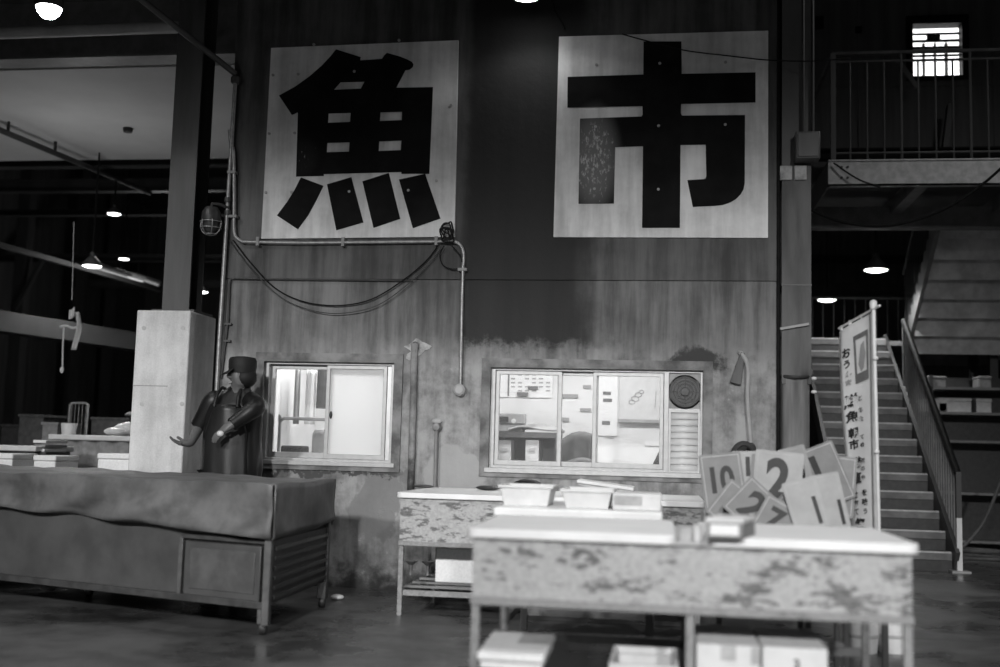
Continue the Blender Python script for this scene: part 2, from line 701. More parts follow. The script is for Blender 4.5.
win = thing('window_1', None, None, ((w1[0] + w1[1]) / 2, .05, w1[2]))
tag(win, 'small sliding office window with a blank white right-hand pane', 'window', kind='structure')
x0, x1, z0, z1 = w1
MB().prism([rectloop(x0, x1, z0, z1), rectloop(x0 + .03, x1 - .03, z0 + .05, z1 - .02)], lambda u, v, d: (u, d, v), .03, .14).build('frame', M['alu'], win, bevel=.004)
MB().box(x0 - .03, x1 + .03, -.03, .14, z0 - .005, z0 + .03).build('sill', M['alu'], win, bevel=.004)
xm = at(329, 410, .07).x
sash(x0 + .03, xm + .025, z0 + .05, z1 - .02, .09, win, M['glass'], .035)
s2 = sash(xm - .025, x1 - .07, z0 + .05, z1 - .02, .05, win, M['frost'], .03)
c = at(331, 415, .045)
MB().ell((c.x, .04, c.z), .012, .012, .03).build('latch', M['blackish'], win)

win = thing('window_2', None, None, ((w2[0] + w2[1]) / 2, .05, w2[2]))
tag(win, 'wide sliding office window with a fan above a louvred panel', 'window', kind='structure')
x0, x1, z0, z1 = w2
xr = at(666, 430, .05).x
MB().prism([rectloop(x0, x1, z0, z1), rectloop(x0 + .035, xr - .02, z0 + .05, z1 - .02), rectloop(xr + .02, x1 - .02, z0 + .03, z1 - .02)], lambda u, v, d: (u, d, v), .03, .14).build('frame', M['alu'], win, bevel=.004)
MB().box(x0 - .03, x1 + .02, -.035, .14, z0 - .008, z0 + .03).build('sill', M['alu'], win, bevel=.004)
xa = at(559, 430, .07).x
xb = at(595, 430, .07).x
sash(x0 + .035, xa + .02, z0 + .05, z1 - .02, .05, win, M['glass'], .03)
sash(xa - .02, xb + .02, z0 + .05, z1 - .02, .085, win, M['glass'], .03)
sash(xb - .02, xr - .02, z0 + .05, z1 - .02, .05, win, M['glass'], .03)
# exhaust fan over louvres in the right light
fx0, fx1 = xr + .02, x1 - .02
zf = at(685, 410, .05).z
fan = thing('exhaust_fan', 'round dark exhaust fan set in the top right of the wide window', 'fan', ((fx0 + fx1) / 2, .06, zf))
cx, cz = at(685, 392, .05).x, at(685, 392, .05).z
R = .118
ring = [(cx + R * math.cos(a * PI / 16), cz + R * math.sin(a * PI / 16)) for a in range(32)]
MB().prism([rectloop(fx0, fx1, zf + .01, z1 - .02), ring], lambda u, v, d: (u, d, v), .05, .075).build('mounting_plate', M['greyplastic'], fan)
MB().lathe([(R + .012, 0), (R + .012, .05), (R, .05), (R, 0), (R + .012, 0)], (cx, .045, cz), 32, (0, 1, 0)).build('shroud', M['blackish'], fan)
for k in range(5):
    a = k * 2 * PI / 5
    b = MB()
    vs = []
    for (rr, da, dy) in ((.03, -.35, 0), (.03, .35, .02), (R * .95, .5, .03), (R * .95, -.25, -.0)):
        vs.append((cx + rr * math.cos(a + da), .085 + dy, cz + rr * math.sin(a + da)))
    b.add(vs, [(0, 1, 2, 3)])
    b.build('blade', M['darkgrey'], fan, solid=.004)
g = MB()
for rr in (.035, .06, .085, .11):
    g.tube([(cx + rr * math.cos(a * PI / 16), .04, cz + rr * math.sin(a * PI / 16)) for a in range(32)], .0025, 6, True)
for k in range(8):
    a = k * PI / 4
    g.tube([(cx + .02 * math.cos(a), .04, cz + .02 * math.sin(a)), (cx + R * math.cos(a), .042, cz + R * math.sin(a))], .0022, 6)
g.build('guard', M['darkgrey'], fan)
MB().lathe([(.0, -.008), (.028, -.005), (.03, .05), (0, .05)], (cx, .04, cz), 16, (0, 1, 0)).build('hub', M['darkgrey'], fan)
lv = thing('louvre_panel', 'white slatted louvre panel under the round exhaust fan', 'louvre', ((fx0 + fx1) / 2, .06, z0 + .03))
MB().prism([rectloop(fx0, fx1, z0 + .03, zf), rectloop(fx0 + .015, fx1 - .015, z0 + .045, zf - .02)], lambda u, v, d: (u, d, v), .04, .075).build('frame', M['alu'], lv)
n = 9
hh = (zf - z0 - .065) / n
for k in range(n):
    zk = z0 + .045 + k * hh
    MB().add([(fx0 + .015, .042, zk), (fx1 - .015, .042, zk), (fx1 - .015, .06, zk + hh * 1.05), (fx0 + .015, .06, zk + hh * 1.05)], [(0, 1, 2, 3)]).build('slat', M['white'], lv, solid=.005)

# ---- office contents
def office_light(x):
    t = thing('ceiling_lamp', 'white tube lamp on the office ceiling', 'lamp', (x, 1.2, 2.53), 0, 'office ceiling lamps')
    MB().box(x - .6, x + .6, 1.1, 1.3, 2.55, 2.6).build('housing', M['white'], t)
    MB().tube([(x - .58, 1.2, 2.53), (x + .58, 1.2, 2.53)], .016, 10).build('tube', M['tube'], t)
    l = bpy.data.lights.new('office_light', 'AREA')
    l.shape = 'RECTANGLE'
    l.size, l.size_y = 1.1, .25
    l.energy = 34
    lo = bpy.data.objects.new('office_light', l)
    COL.objects.link(lo)
    lo.location = (x, 1.2, 2.5)


office_light(-2.55)
office_light(-.5)

# left window: standing rail, dark bin, hanging towels, dark coat
p0 = at(278, 462, .45)
p1 = at(278, 420, .45)
p2 = at(284, 418, .45)
p3 = at(330, 420, .45)
t = thing('pipe_rail', 'bent grey metal rail inside the small left office window', 'rail', (p0.x, .45, .02))
MB().tube(smooth_path([(p0.x, .45, .02), (p0.x, .45, p1.z - .06), (p0.x, .45, p1.z - .02), (p0.x + .03, .45, p1.z + .01), (p0.x + .1, .45, p1.z + .015), (p3.x + .3, .45, p1.z + .01)], 5), .014, 10).build('bent_tube', M['ofgrey'], t)
MB().tube([(p3.x + .28, .45, .02), (p3.x + .28, .45, p1.z)], .014, 10).build('post', M['ofgrey'], t)
t = thing('office_counter', 'grey counter along the office wall behind the left window', 'counter', (-2.8, 1.0, .02))
MB().box(-3.40, -2.2, .8, 1.3, .88, .93).build('worktop', M['ofgrey'], t, bevel=.006)
MB().box(-3.38, -2.22, .82, 1.28, .02, .88).build('base', M['ofgrey'], t)
c = at(293, 452, .9)
tag(MB().box(c.x - .1, c.x + .1, .85, 1.05, .935, .935 + .15).build('black_bin', M['blackish'], bevel=.015), 'small black box standing under the bent rail in the left window', 'box')
c = at(300, 390, 1.2)
for dx, wd, g, lab in ((-.04, .05, 'ofgrey', 'narrow grey towel hanging behind the left window, left of the white one'), (.09, .1, 'paper', 'long white towel hanging behind the left window')):
    ze = at(300, 424, 1.2).z
    mbx = MB().grid(lambda u, v: (c.x + dx + (u - .5) * wd, 1.24 + .012 * math.sin(u * 9) * (1 - v * .4), ze + .5 * v), 10, 10)
    tag(mbx.build('towel', M[g], solid=.006), lab, 'towel')
c = at(322, 395, 1.3)
mbx = MB().lathe([(.02, .5), (.07, .47), (.09, .3), (.1, .1), (.11, 0), (.1, 0)], (c.x, 1.35, c.z - .12), 16)
tag(mbx.build('coat', M['darkgrey']), 'dark coat hanging at the right edge of the left window clear pane', 'coat')
c = at(324, 440, 1.1)
t = thing('water_heater', 'grey cylindrical heater below the dark coat in the left window', 'heater', (c.x, 1.05, .93))
MB().lathe([(.085, 0), (.09, .02), (.09, .26), (.07, .3), (0, .31)], (c.x, 1.05, .93), 20).build('body', M['ofgrey'], t)
MB().tube([(c.x, .96, 1.02), (c.x, .93, 1.02), (c.x, .925, .99)], .01, 8).build('tap', M['alu'], t)

# right window contents
cab_x0, cab_x1 = at(494, 450, 1.7).x, at(558, 450, 1.7).x
zt = at(525, 432, 1.7).z
t = thing('office_cabinet', 'dark office cabinet behind the left pane of the wide window', 'cabinet', ((cab_x0 + cab_x1) / 2, 1.9, .02))
MB().prism([rectloop(cab_x0, cab_x1, .02, zt), rectloop(cab_x0 + .03, cab_x1 - .03, .75, zt - .05)], lambda u, v, d: (u, d, v), 1.7, 2.15).build('carcass', M['darkgrey'], t)
MB().box(cab_x0 + .03, cab_x1 - .03, 2.1, 2.14, .75, zt - .05).build('back_panel', M['blackish'], t)
MB().box(cab_x0 + .03, cab_x1 - .03, 1.72, 2.1, .93, .95).build('shelf', M['darkgrey'], t)
for px, lab in ((504, 'pale storage box at the left end of the dark cabinet'), (532, 'pale storage box in the middle of the dark cabinet')):
    c = at(px, 448, 1.72)
    t = thing('storage_box', lab, 'box', (c.x, 1.85, .95), 0, 'storage boxes in the office cabinet')
    MB().box(c.x - .062, c.x + .062, 1.73, 2., .951, at(px, 440, 1.72).z).build('box_body', M['card'], t, bevel=.004)
    MB().box(c.x - .03, c.x + .03, 1.722, 1.73, c.z - .03, c.z + .0).build('label_slip', M['cardgrey'], t)
c = at(530, 429, 1.8)
tag(MB().grid(lambda u, v: (cab_x0 + .12 + u * .5, 1.72 + v * .35, zt + .01 + .035 * math.sin(PI * u) + .015 * math.sin(7 * u + 5 * v) + .02 * v), 16, 8).build('folded_cloth', M['ofgrey'], solid=.02), 'folded grey cloth lying on top of the dark office cabinet', 'cloth')
c = at(510, 421, 1.75)
t = thing('radio', 'small dark radio standing on the office cabinet', 'radio', (c.x, 1.85, zt))
MB().box(c.x - .13, c.x + .13, 1.78, 1.95, zt + .075, at(510, 413, 1.75).z).build('case', M['ofgrey'], t, bevel=.01)
MB().box(c.x - .12, c.x + .12, 1.79, 1.94, zt + .0, zt + .075).build('stand', M['ofgrey'], t, bevel=.01)
MB().lathe([(0, -.01), (.02, -.008), (.022, 0)], (c.x + .03, 1.778, zt + .1), 16, (0, 1, 0)).build('dial', M['white'], t)
MB().box(c.x - .12, c.x - .02, 1.774, 1.78, zt + .09, zt + .14).build('speaker_grille', M['blackish'], t)


def notice(px0, py0, px1, py1, lab, lines=None, mat='paper', dark=None, name='wall_notice', Y=OB - .012):
    a, b = at(px0, py0, Y), at(px1, py1, Y)
    t = thing(name, lab, 'notice', ((a.x + b.x) / 2, Y, min(a.z, b.z)))
    MB().box(a.x, b.x, Y, Y + .008, b.z, a.z).build('sheet', M[mat], t)
    for (q0, r0, q1, r1, mt) in (lines or []):
        c0, c1 = at(q0, r0, Y), at(q1, r1, Y)
        MB().box(c0.x, c1.x, Y - .003, Y, c1.z, c0.z).build('printed_mark', M[mt], t)
    return t


notice(494, 372, 552, 398, 'wide tide calendar pinned high behind the left pane of the wide window', [(508, 373, 509, 396, 'inkgrey'), (494, 392, 540, 393, 'ofgrey')] + [(511 + 7 * i, 374 + 4 * j, 515 + 7 * i, 375.5 + 4 * j, 'ofgrey') for i in range(6) for j in range(5) if (i * 3 + j) % 4], Y=OB - .012)
notice(517, 392, 528, 396, 'dark label on the office wall, left one of the pair by the calendar', None, 'inkgrey', Y=OB - .028)
notice(528, 386, 538, 389.5, 'dark label on the office wall, upper right of the pair by the calendar', None, 'inkgrey', Y=OB - .028)
notice(562, 394, 578, 398, 'small grey slip at the upper left of the middle pane', None, 'ofgrey', Y=OB - .012)
notice(583, 385, 591, 388.5, 'small grey slip at the top right of the middle pane', None, 'ofgrey', Y=OB - .012)
notice(580, 408, 591, 411.5, 'small grey slip at mid right of the middle pane', None, 'ofgrey', Y=OB - .012)
notice(562, 417.5, 569, 421.5, 'small grey slip at the lower left of the middle pane', None, 'ofgrey', Y=OB - .012)
notice(583, 440, 594, 445, 'grey slip low on the office wall beside the chair', None, 'ofgrey', Y=OB - .012)
notice(599, 374, 617, 436, 'tall white notice with three dark headings behind the right pane', [(603, 391.5, 611, 395, 'inkgrey'), (603, 398.5, 612, 402, 'inkgrey'), (602, 421, 610, 425, 'inkgrey'), (605, 440 - 4, 614, 437, 'ofgrey')])
# whiteboard with a faint map
Y = OB - .03
a, b = at(620, 373, Y), at(663, 420, Y)
t = thing('whiteboard', 'whiteboard with a faint sketched map behind the right pane', 'whiteboard', ((a.x + b.x) / 2, Y, b.z))
MB().box(a.x, b.x + .1, Y, Y + .015, b.z, a.z).build('board', M['white'], t)
MB().box(a.x - .01, b.x + .11, Y - .02, Y + .015, b.z - .03, b.z).build('ledge', M['ofgrey'], t)
c = at(635, 399, Y)
mbx = MB()
for ox, oz, r1 in ((0, 0, .035), (.03, .04, .03), (.06, .07, .022), (-.03, -.03, .028)):
    mbx.tube([(c.x + ox + r1 * math.cos(k * PI / 6) * (1 + .2 * math.sin(3 * k)), Y - .002, c.z + oz + r1 * .7 * math.sin(k * PI / 6)) for k in range(12)], .004, 5, True)
mbx.tube([(c.x + .2, Y - .002, c.z + .08), (c.x + .19, Y - .002, c.z - .08)], .003, 5)
mbx.tube([(c.x + .28, Y - .002, c.z + .09), (c.x + .27, Y - .002, c.z - .03), (c.x + .31, Y - .002, c.z - .05)], .003, 5)
mbx.build('drawn_map', M['ofgrey'], t)
notice(645, 441, 664, 446, 'white strip of paper under the whiteboard', None, 'paper')
# chair and desk
zd = .74
dx0, dx1 = at(598, 460, 1.5).x, at(668, 460, 1.5).x + .15
t = thing('office_desk', 'pale office desk below the whiteboard', 'desk', ((dx0 + dx1) / 2, 1.7, .02))
MB().box(dx0, dx1, 1.45, 2.15, .86, .9).build('desktop', M['ofgrey'], t, bevel=.004)
MB().box(dx0 + .02, dx0 + .05, 1.5, 2.1, .02, .86).build('side_panel', M['ofgrey'], t)
MB().box(dx1 - .05, dx1 - .02, 1.5, 2.1, .02, .86).build('side_panel', M['ofgrey'], t)
for px, py, ww, hh2, lab, mt in ((630, 456, .1, .05, 'low stack of papers on the pale office desk', 'ofgrey'), (641, 462, .09, .06, 'dark tray on the pale desk beside the monitor', 'darkgrey'), (612, 458, .05, .06, 'pale cup on the left of the office desk', 'card')):
    c = at(px, py, 1.55)
    if 'cup' in lab:
        o = MB().lathe([(.03, 0), (.036, .08), (.032, .08), (.027, .01), (0, .01)], (c.x, 1.6, .9), 16).build('cup', M[mt])
        tag(o, lab, 'cup')
    else:
        t2 = MB()
        for k in range(4):
            t2.box(c.x - ww + random.uniform(-.01, .01), c.x + ww + random.uniform(-.01, .01), 1.52, 1.74, .9 + k * hh2 / 4, .9 + (k + 1) * hh2 / 4 - .001)
        tag(t2.build('paper_stack' if 'papers' in lab else 'desk_tray', M[mt]), lab, 'papers' if 'papers' in lab else 'tray')
c = at(658, 462, 1.5)
t = thing('monitor', 'dark monitor seen edge-on at the right of the office desk', 'monitor', (c.x, 1.6, .9))
MB().add([(c.x - .07, 1.5, .93), (c.x + .1, 1.62, .93), (c.x + .1, 1.62, 1.16), (c.x + .02, 1.55, 1.12)], [(0, 1, 2, 3)]).build('screen', M['blackish'], t, solid=.04)
MB().lathe([(.07, 0), (.07, .01), (.015, .02), (.015, .06)], (c.x + .03, 1.58, .9), 16).build('stand', M['blackish'], t)
c = at(578, 455, 1.2)
t = thing('office_chair', 'grey high-backed office chair behind the middle pane', 'chair', (c.x, 1.3, .02))
zz = at(575, 431, 1.2).z
MB().grid(lambda u, v: (c.x + (u - .5) * .3 - .06 * (1 - v) * 0 - .02, 1.22 + .05 * math.cos((u - .5) * 3), .56 + (zz - .56) * v - .10 * (abs(u - .62) * 1.6) ** 2 * v), 10, 10).build('backrest', M['darkgrey'], t, solid=.05)
MB().box(c.x - .24, c.x + .22, .78, 1.22, .45, .53).build('seat', M['darkgrey'], t, bevel=.03)
MB().tube([(c.x, 1.0, .1), (c.x, 1.0, .45)], .03, 10).build('post', M['blackish'], t)
for k in range(5):
    a = k * 2 * PI / 5
    MB().bar((c.x, 1.0, .1), (c.x + .27 * math.cos(a), 1.0 + .27 * math.sin(a), .05), .04, .03).build('leg', M['blackish'], t)
c = at(585, 470, .95)
tag(MB().grid(lambda u, v: (c.x - .17 + u * .34, .8 + .1 * v, .78 + .22 * v + .06 * math.sin(PI * u) - .03 * u), 10, 6).build('draped_jacket', M['darkgrey'], solid=.03), 'dark jacket lying over the office chair seat behind the middle pane', 'jacket')

# ================================================================== SIGN BOARDS
def Lpt(zx, zy):
    return (220 + zx / 3.3333, 20 + zy / 3.3333)


def Rpt(zx, zy):
    return (520 + zx / 3.3333, 20 + zy / 3.3333)


def wallpt(p, Y):
    q = at(p[0], p[1], Y)
    return (q.x, q.z)


def on_wall(d0):
    return lambda u, v, d: (u, d, v)


YS = -.035
quad = [wallpt(p, YS) for p in ((261.2, 238.7), (454.5, 236.6), (458.3, 40.2), (271.1, 47.9))]
cL = Vector(((quad[0][0] + quad[1][0]) / 2, YS, quad[0][1]))
sgn = thing('fish_sign_board', 'white plywood board with the large black fish character, left of the two', 'sign', cL)
MB().prism([quad], on_wall(0), YS, -.012).build('plywood', M['sign'], sgn)
upper = [(387, 98), (469, 124), (467, 135), (540, 130), (548, 118), (557, 110), (600, 122), (625, 132), (640, 140), (645, 148), (643, 157), (632, 166), (618, 168), (588, 226), (710, 224), (698, 513), (605, 513), (605, 507), (346, 514), (346, 520), (254, 522), (260, 308), (240, 317), (197, 252), (250, 223), (300, 187), (340, 152), (370, 120)]
holes = [[(402, 208), (482, 206), (470, 229), (380, 233)], [(362, 312), (436, 310), (434, 340), (360, 343)], [(535, 308), (607, 306), (606, 334), (533, 337)], [(358, 410), (432, 408), (430, 439), (356, 441)], [(531, 405), (605, 402), (603, 434), (529, 437)]]
MS1 = stroke_mat('black sign paint', (-.47, .67, .16, .2, .1, .02))
MS2 = stroke_mat('worn black sign paint', (-.51, .62, .24, .5, .2, .2))
ch = MB().prism([[wallpt(Lpt(*p), YS) for p in lp] for lp in [upper] + holes], on_wall(0), YS - .004, YS)
for dot in ([(270, 525), (345, 553), (322, 600), (295, 650), (260, 698), (190, 652), (225, 605), (250, 565)], [(357, 548), (438, 524), (478, 675), (388, 701)], [(475, 538), (563, 510), (601, 663), (512, 693)], [(597, 532), (684, 513), (735, 662), (643, 694)]):
    ch.prism([[wallpt(Lpt(*p), YS) for p in dot]], on_wall(0), YS - .004, YS)
ch.build('painted_character', MS1, sgn)
for p in [(177, 184), (261, 181), (164, 379), (249, 377), (153, 575), (238, 574), (313, 82), (597, 68), (721, 536), (431, 572), (628, 568), (448, 172), (770, 285)]:
    q = at(*Lpt(*p), YS)
    MB().lathe([(.011, -.009), (.012, -.005), (.012, .002)], (q.x, YS, q.z), 8, (0, 1, 0)).build('nail_head', M['ofgrey'], sgn)

quad = [wallpt(p, YS) for p in ((553.4, 236.9), (768, 237.8), (768.3, 30.6), (559, 36.6))]
cR = Vector(((quad[0][0] + quad[1][0]) / 2, YS, quad[0][1]))
sgn = thing('market_sign_board', 'white plywood board with the large black market character, right of the two', 'sign', cR)
MB().prism([quad], on_wall(0), YS, -.012).build('plywood', M['sign'], sgn)
ichi = [(412, 72), (538, 72), (539, 180), (785, 175), (785, 275), (537, 280), (536, 312), (541, 319), (750, 317), (749, 545), (745, 565), (735, 582), (720, 597), (700, 609), (675, 617), (650, 620), (576, 623), (558, 534), (612, 531), (619, 528), (621, 520), (619, 416), (535, 417), (533, 693), (407, 693), (410, 421), (317, 424), (313, 612), (195, 613), (200, 329), (405, 322), (409, 315), (408, 287), (158, 292), (159, 190), (411, 182)]
MB().prism([[wallpt(Rpt(*p), YS) for p in ichi]], on_wall(0), YS - .004, YS).build('painted_character', MS2, sgn)
for p in [(255, 150), (466, 145), (685, 141), (252, 356), (462, 353), (684, 349), (248, 563), (461, 565)]:
    q = at(*Rpt(*p), YS)
    MB().lathe([(.011, -.009), (.012, -.005), (.012, .002)], (q.x, YS, q.z), 8, (0, 1, 0)).build('nail_head', M['ofgrey'], sgn)


# ================================================================== WALL SERVICES
def wp(px, py, Y):
    q = at(px, py, Y)
    return (q.x, q.y, q.z)


# tall bright pipe at the wall end
t = thing('service_pipe', 'tall bright vertical pipe running up the left end of the wall', 'pipe', wp(219, 345, -.05))
a, b = at(219, 345, -.05), at(235.5, 80, -.05)
MB().tube([(a.x, -.05, .0), (a.x, -.05, a.z), (b.x, -.05, b.z)], .017, 12).build('tube', M['galv'], t)
MB().lathe([(.03, -.03), (.038, -.02), (.038, .02), (.03, .03)], (b.x, -.05, b.z), 14).build('elbow', M['steel_dark'], t)
for py in (200, 213):
    q = at(228, py, -.05)
    MB().lathe([(.028, -.02), (.03, 0), (.028, .02)], (q.x - .0, -.05, q.z), 12).build('coupling', M['steel_dark'], t)
q0, q1 = at(235.5, 74, -.05), at(137, -4, -.7)
tag(MB().tube([q0, q1], .025, 10).build('brace_tube', M['steel_col']), 'grey brace tube slanting up from the wall end past the steel column', 'brace')
# conduit over the fish board
pts = [wp(233.5, 152, -.05), wp(234.2, 200, -.05), wp(234, 228, -.05), wp(236, 237, -.05), wp(243, 242, -.05), wp(300, 243, -.05), wp(440, 241.5, -.05), wp(452, 241, -.05), wp(460, 245, -.05), wp(463.5, 254, -.05), wp(463, 268, -.05), wp(462, 300, -.05), wp(460.5, 386, -.05)]
t = thing('electrical_conduit', 'pale metal conduit bending round under the fish board and down to a round box', 'conduit', pts[-1])
first = smooth_path([wp(229.5, 130, -.05), wp(231, 146, -.05)] + pts[:5], 4)
MB().tube(first[:-1] + [pts[4]] + [pts[5], pts[6]] + smooth_path(pts[6:11], 5)[1:] + pts[11:], .0135, 12).build('tube', M['galv'], t)
q = at(460, 390, -.03)
MB().lathe([(.0, -.05), (.03, -.05), (.045, -.035), (.048, 0), (.048, .03)], (q.x, -.03, q.z), 20, (0, 1, 0)).build('round_box', M['ofgrey'], t)
for px, py in ((259, 242), (344, 242.5), (437, 241.5)):
    q = at(px, py, -.03)
    MB().box(q.x - .012, q.x + .012, -.07, .0, q.z - .035, q.z + .035).build('saddle_clip', M['steel_mid'], t)
for px, py in ((234, 217), (231.5 + 1.5, 173), (463, 270)):
    q = at(px, py, -.03)
    MB().box(q.x - .035, q.x + .035, -.07, .0, q.z - .011, q.z + .011).build('saddle_clip', M['steel_mid'], t)
# thin dark conduit framing
pts = [wp(463, 282, -.02), wp(412, 280.6, -.02), wp(300, 279.5, -.02), wp(236, 278.5, -.02), wp(231, 279, -.02), wp(229.5, 284, -.02), wp(228, 320, -.02), wp(225, 345, -.02), wp(221, 378, -.02)]
t = thing('thin_conduit', 'thin dark conduit running along the wall joint then down by the pipe', 'conduit', pts[-1])
MB().tube(pts[1:], .009, 8).build('tube', M['steel_dark'], t)
for px, py in ((228, 324), (227, 341)):
    q = at(px, py, -.02)
    MB().box(q.x - .03, q.x + .03, -.03, .0, q.z - .008, q.z + .008).build('saddle_clip', M['steel_dark'], t)
# slack cables
for k, (mid, mt, r, lab) in enumerate(((((233, 240), (250, 262), (275, 288), (305, 302), (340, 305.5), (372, 299), (402, 281), (425, 262), (437, 247)), 'black', .0055, 'black cable hanging slack under the fish board, upper of the two'),
                                      (((229, 240), (252, 270), (282, 298), (315, 311), (345, 313), (378, 305), (408, 284), (430, 262), (441, 247)), 'steel_dark', .004, 'thinner dark cable hanging slack under the fish board, lower of the two'))):
    tag(MB().tube(smooth_path([wp(x, y, -.035 - .015 * k) for x, y in mid], 6), r, 8).build('slack_cable', M[mt]), lab, 'cable', 'slack cables under the fish board')
mbx = MB()
for s in range(5):
    random.seed(40 + s)
    cx0, cy0 = 448 + random.uniform(-3, 4), 232 + random.uniform(-4, 5)
    mbx.tube(smooth_path([wp(cx0 + random.uniform(4, 8) * math.cos(a) * (1 if a < 5 else .7), cy0 + random.uniform(5, 9) * math.sin(a), -.07 - .01 * s) for a in [i * .8 + s for i in range(9)]], 5), .006, 6)
mbx.tube(smooth_path([wp(444, 246, -.08), wp(440, 255, -.06), wp(443, 265, -.05), wp(452, 269, -.05), wp(461, 268, -.06)], 5), .005, 6)
mbx.tube(smooth_path([wp(452, 246, -.08), wp(460, 255, -.08), wp(462, 262, -.08)], 5), .005, 6)
tag(mbx.build('cable_tangle', M['black']), 'tangle of black cable at the right bottom corner of the fish board', 'cable')
tag(MB().tube(smooth_path([wp(622, 34, -.06), wp(640, 39, -.06), wp(683, 50, -.06), wp(730, 56, -.06), wp(768, 60, -.06), wp(812, 61, -.3), wp(850, 58, -.3)], 6), .005, 6).build('thin_wire', M['black']), 'thin black wire crossing the top of the market board', 'wire')
# old vertical drain in a pale plaster patch
a, b = at(415, 345, -.03), at(411, 482, -.03)
t = thing('drain_pipe', 'short grey drain pipe on the wall right of the small window', 'pipe', (b.x, -.03, b.z))
MB().tube(smooth_path([(a.x, .05, a.z), (a.x, -.02, a.z), (a.x - .003, -.03, a.z - .04), ((a.x + b.x) / 2, -.03, (a.z + b.z) / 2), (b.x, -.03, b.z - .1)], 5), .028, 12).build('tube', M['wall'], t)
MB().prism([[(a.x + (.085 + .03 * math.sin(3 * k * PI / 12 + 1) + .02 * math.sin(7 * k * PI / 12)) * math.cos(k * PI / 12), a.z - .03 + (.07 + .025 * math.sin(2 * k * PI / 12) + .015 * math.sin(5 * k * PI / 12)) * math.sin(k * PI / 12)) for k in range(24)]], lambda u, v, d: (u, d, v), -.006, .0).build('plaster_collar', M['patch'], t)
# tap and standing tube
a, b = at(437, 427, -.03), at(435, 483, -.03)
t = thing('wall_tap', 'grey water tap with a tube dropping behind the rear table', 'tap', (b.x, -.03, b.z - .3))
MB().tube([(a.x, -.05, a.z), (b.x + .005, -.05, b.z), (b.x, -.05, b.z - .3)], .014, 10).build('tube', M['steel_mid'], t)
MB().lathe([(.035, 0), (.04, -.02), (.025, -.05), (.028, -.075), (0, -.08)], (a.x, .0, a.z), 16, (0, 1, 0)).build('valve_body', M['steel_mid'], t)
MB().ell((a.x, -.05, a.z + .045), .04, .012, .02).build('handle', M['ofgrey'], t)
# pipe with hose coil right of the wide window
a, b = at(745, 352, -.04), at(751, 452, -.04)
t = thing('hose_standpipe', 'thin pale standpipe on the wall right of the exhaust fan', 'pipe', (b.x, -.04, .7))
MB().tube(smooth_path([(a.x - .04, -.0, a.z + .0), (a.x - .02, -.04, a.z - .02), (a.x + .02, -.05, a.z - .12), (a.x + .02, -.05, (a.z + b.z) / 2), (b.x, -.05, b.z), (b.x, -.05, .7)], 5), .016, 10).build('tube', M['ofgrey'], t)
MB().ell((b.x, -.07, b.z + .02), .035, .03, .05).build('valve', M['steel_dark'], t)
mbx = MB()
cq = at(744, 452, -.12)
for s in range(3):
    mbx.tube([(cq.x + (.085 - .008 * s) * math.cos(k * PI / 12), -.11 - .03 * s, cq.z - .03 + (.1 - .008 * s) * math.sin(k * PI / 12)) for k in range(24)], .013, 8, True)
tag(mbx.build('coiled_hose', M['blackish']), 'coiled dark hose hung on the standpipe behind the number plates', 'hose')
# broken plaster bracket above
a = at(738, 372, -.02)
tag(MB().prism([[(a.x - .06, a.z - .08), (a.x + .02, a.z - .1), (a.x + .05, a.z + .14), (a.x + .02, a.z + .15)]], lambda u, v, d: (u, d, v), -.05, .0).build('wall_bracket', M['steel_rcol'], bevel=.005), 'dark slanting bracket fixed to the wall above the standpipe', 'bracket')

# caged bulkhead lamp at wall end
q = at(211, 222, -.12)
t = thing('caged_lamp', 'unlit wire-caged lamp on a bracket beside the tall bright pipe', 'lamp', q)
MB().lathe([(.0, .12), (.05, .12), (.075, .08), (.08, .02), (.075, 0)], q, 20).build('housing', M['blackish'], t)
MB().lathe([(.065, .0), (.06, -.05), (.03, -.085), (0, -.09)], q, 20).build('glass_dome', M['steel_dark'], t)
cg = MB()
for k in range(6):
    a = k * PI / 3
    cg.tube([q + Vector((.085 * math.cos(a) * s, .085 * math.sin(a) * s, z)) for s, z in ((1, .01), (1.02, -.03), (.85, -.075), (.4, -.105), (0, -.11))], .004, 6)
for rr, z in ((.086, 0), (.082, -.05), (.045, -.1)):
    cg.tube([q + Vector((rr * math.cos(k * PI / 10), rr * math.sin(k * PI / 10), z)) for k in range(20)], .004, 6, True)
cg.build('wire_cage', M['galv'], t)
p = at(229, 208, -.05)
MB().tube([(q.x, q.y, q.z + .12), (q.x, q.y, q.z + .15), (q.x + .05, q.y + .02, q.z + .15), (p.x, -.05, q.z + .13)], .014, 10).build('bracket_arm', M['steel_dark'], t)

# ================================================================== COLUMNS
def h_column(mb, x0, x1, y0, y1, z0, z1, tf=.02, tw=.014):
    mb.box(x0, x1, y0, y0 + tf, z0, z1)
    mb.box(x0, x1, y1 - tf, y1, z0, z1)
    xm = (x0 + x1) / 2
    mb.box(xm - tw / 2, xm + tw / 2, y0 + tf, y1 - tf, z0, z1)


zp = at(136, 310, -.15).z
t = thing('concrete_pillar', 'dark steel column standing on a tall pale concrete pedestal', 'pillar', (-3.97, .1, 0))
MB().box(-4.2, -3.745, -.15, .38, 0, zp).build('pedestal', M['conc'], t, bevel=.012)
mb = MB()
h_column(mb, -4.05, -3.82, -.02, .24, zp, ROOF)
mb.build('steel_column', M['steel_col'], t)
mb = MB()
mb.box(-4.12, -3.755, -.06, .32, zp, zp + .02)
mb.build('base_plate', M['steel_dark'], t)
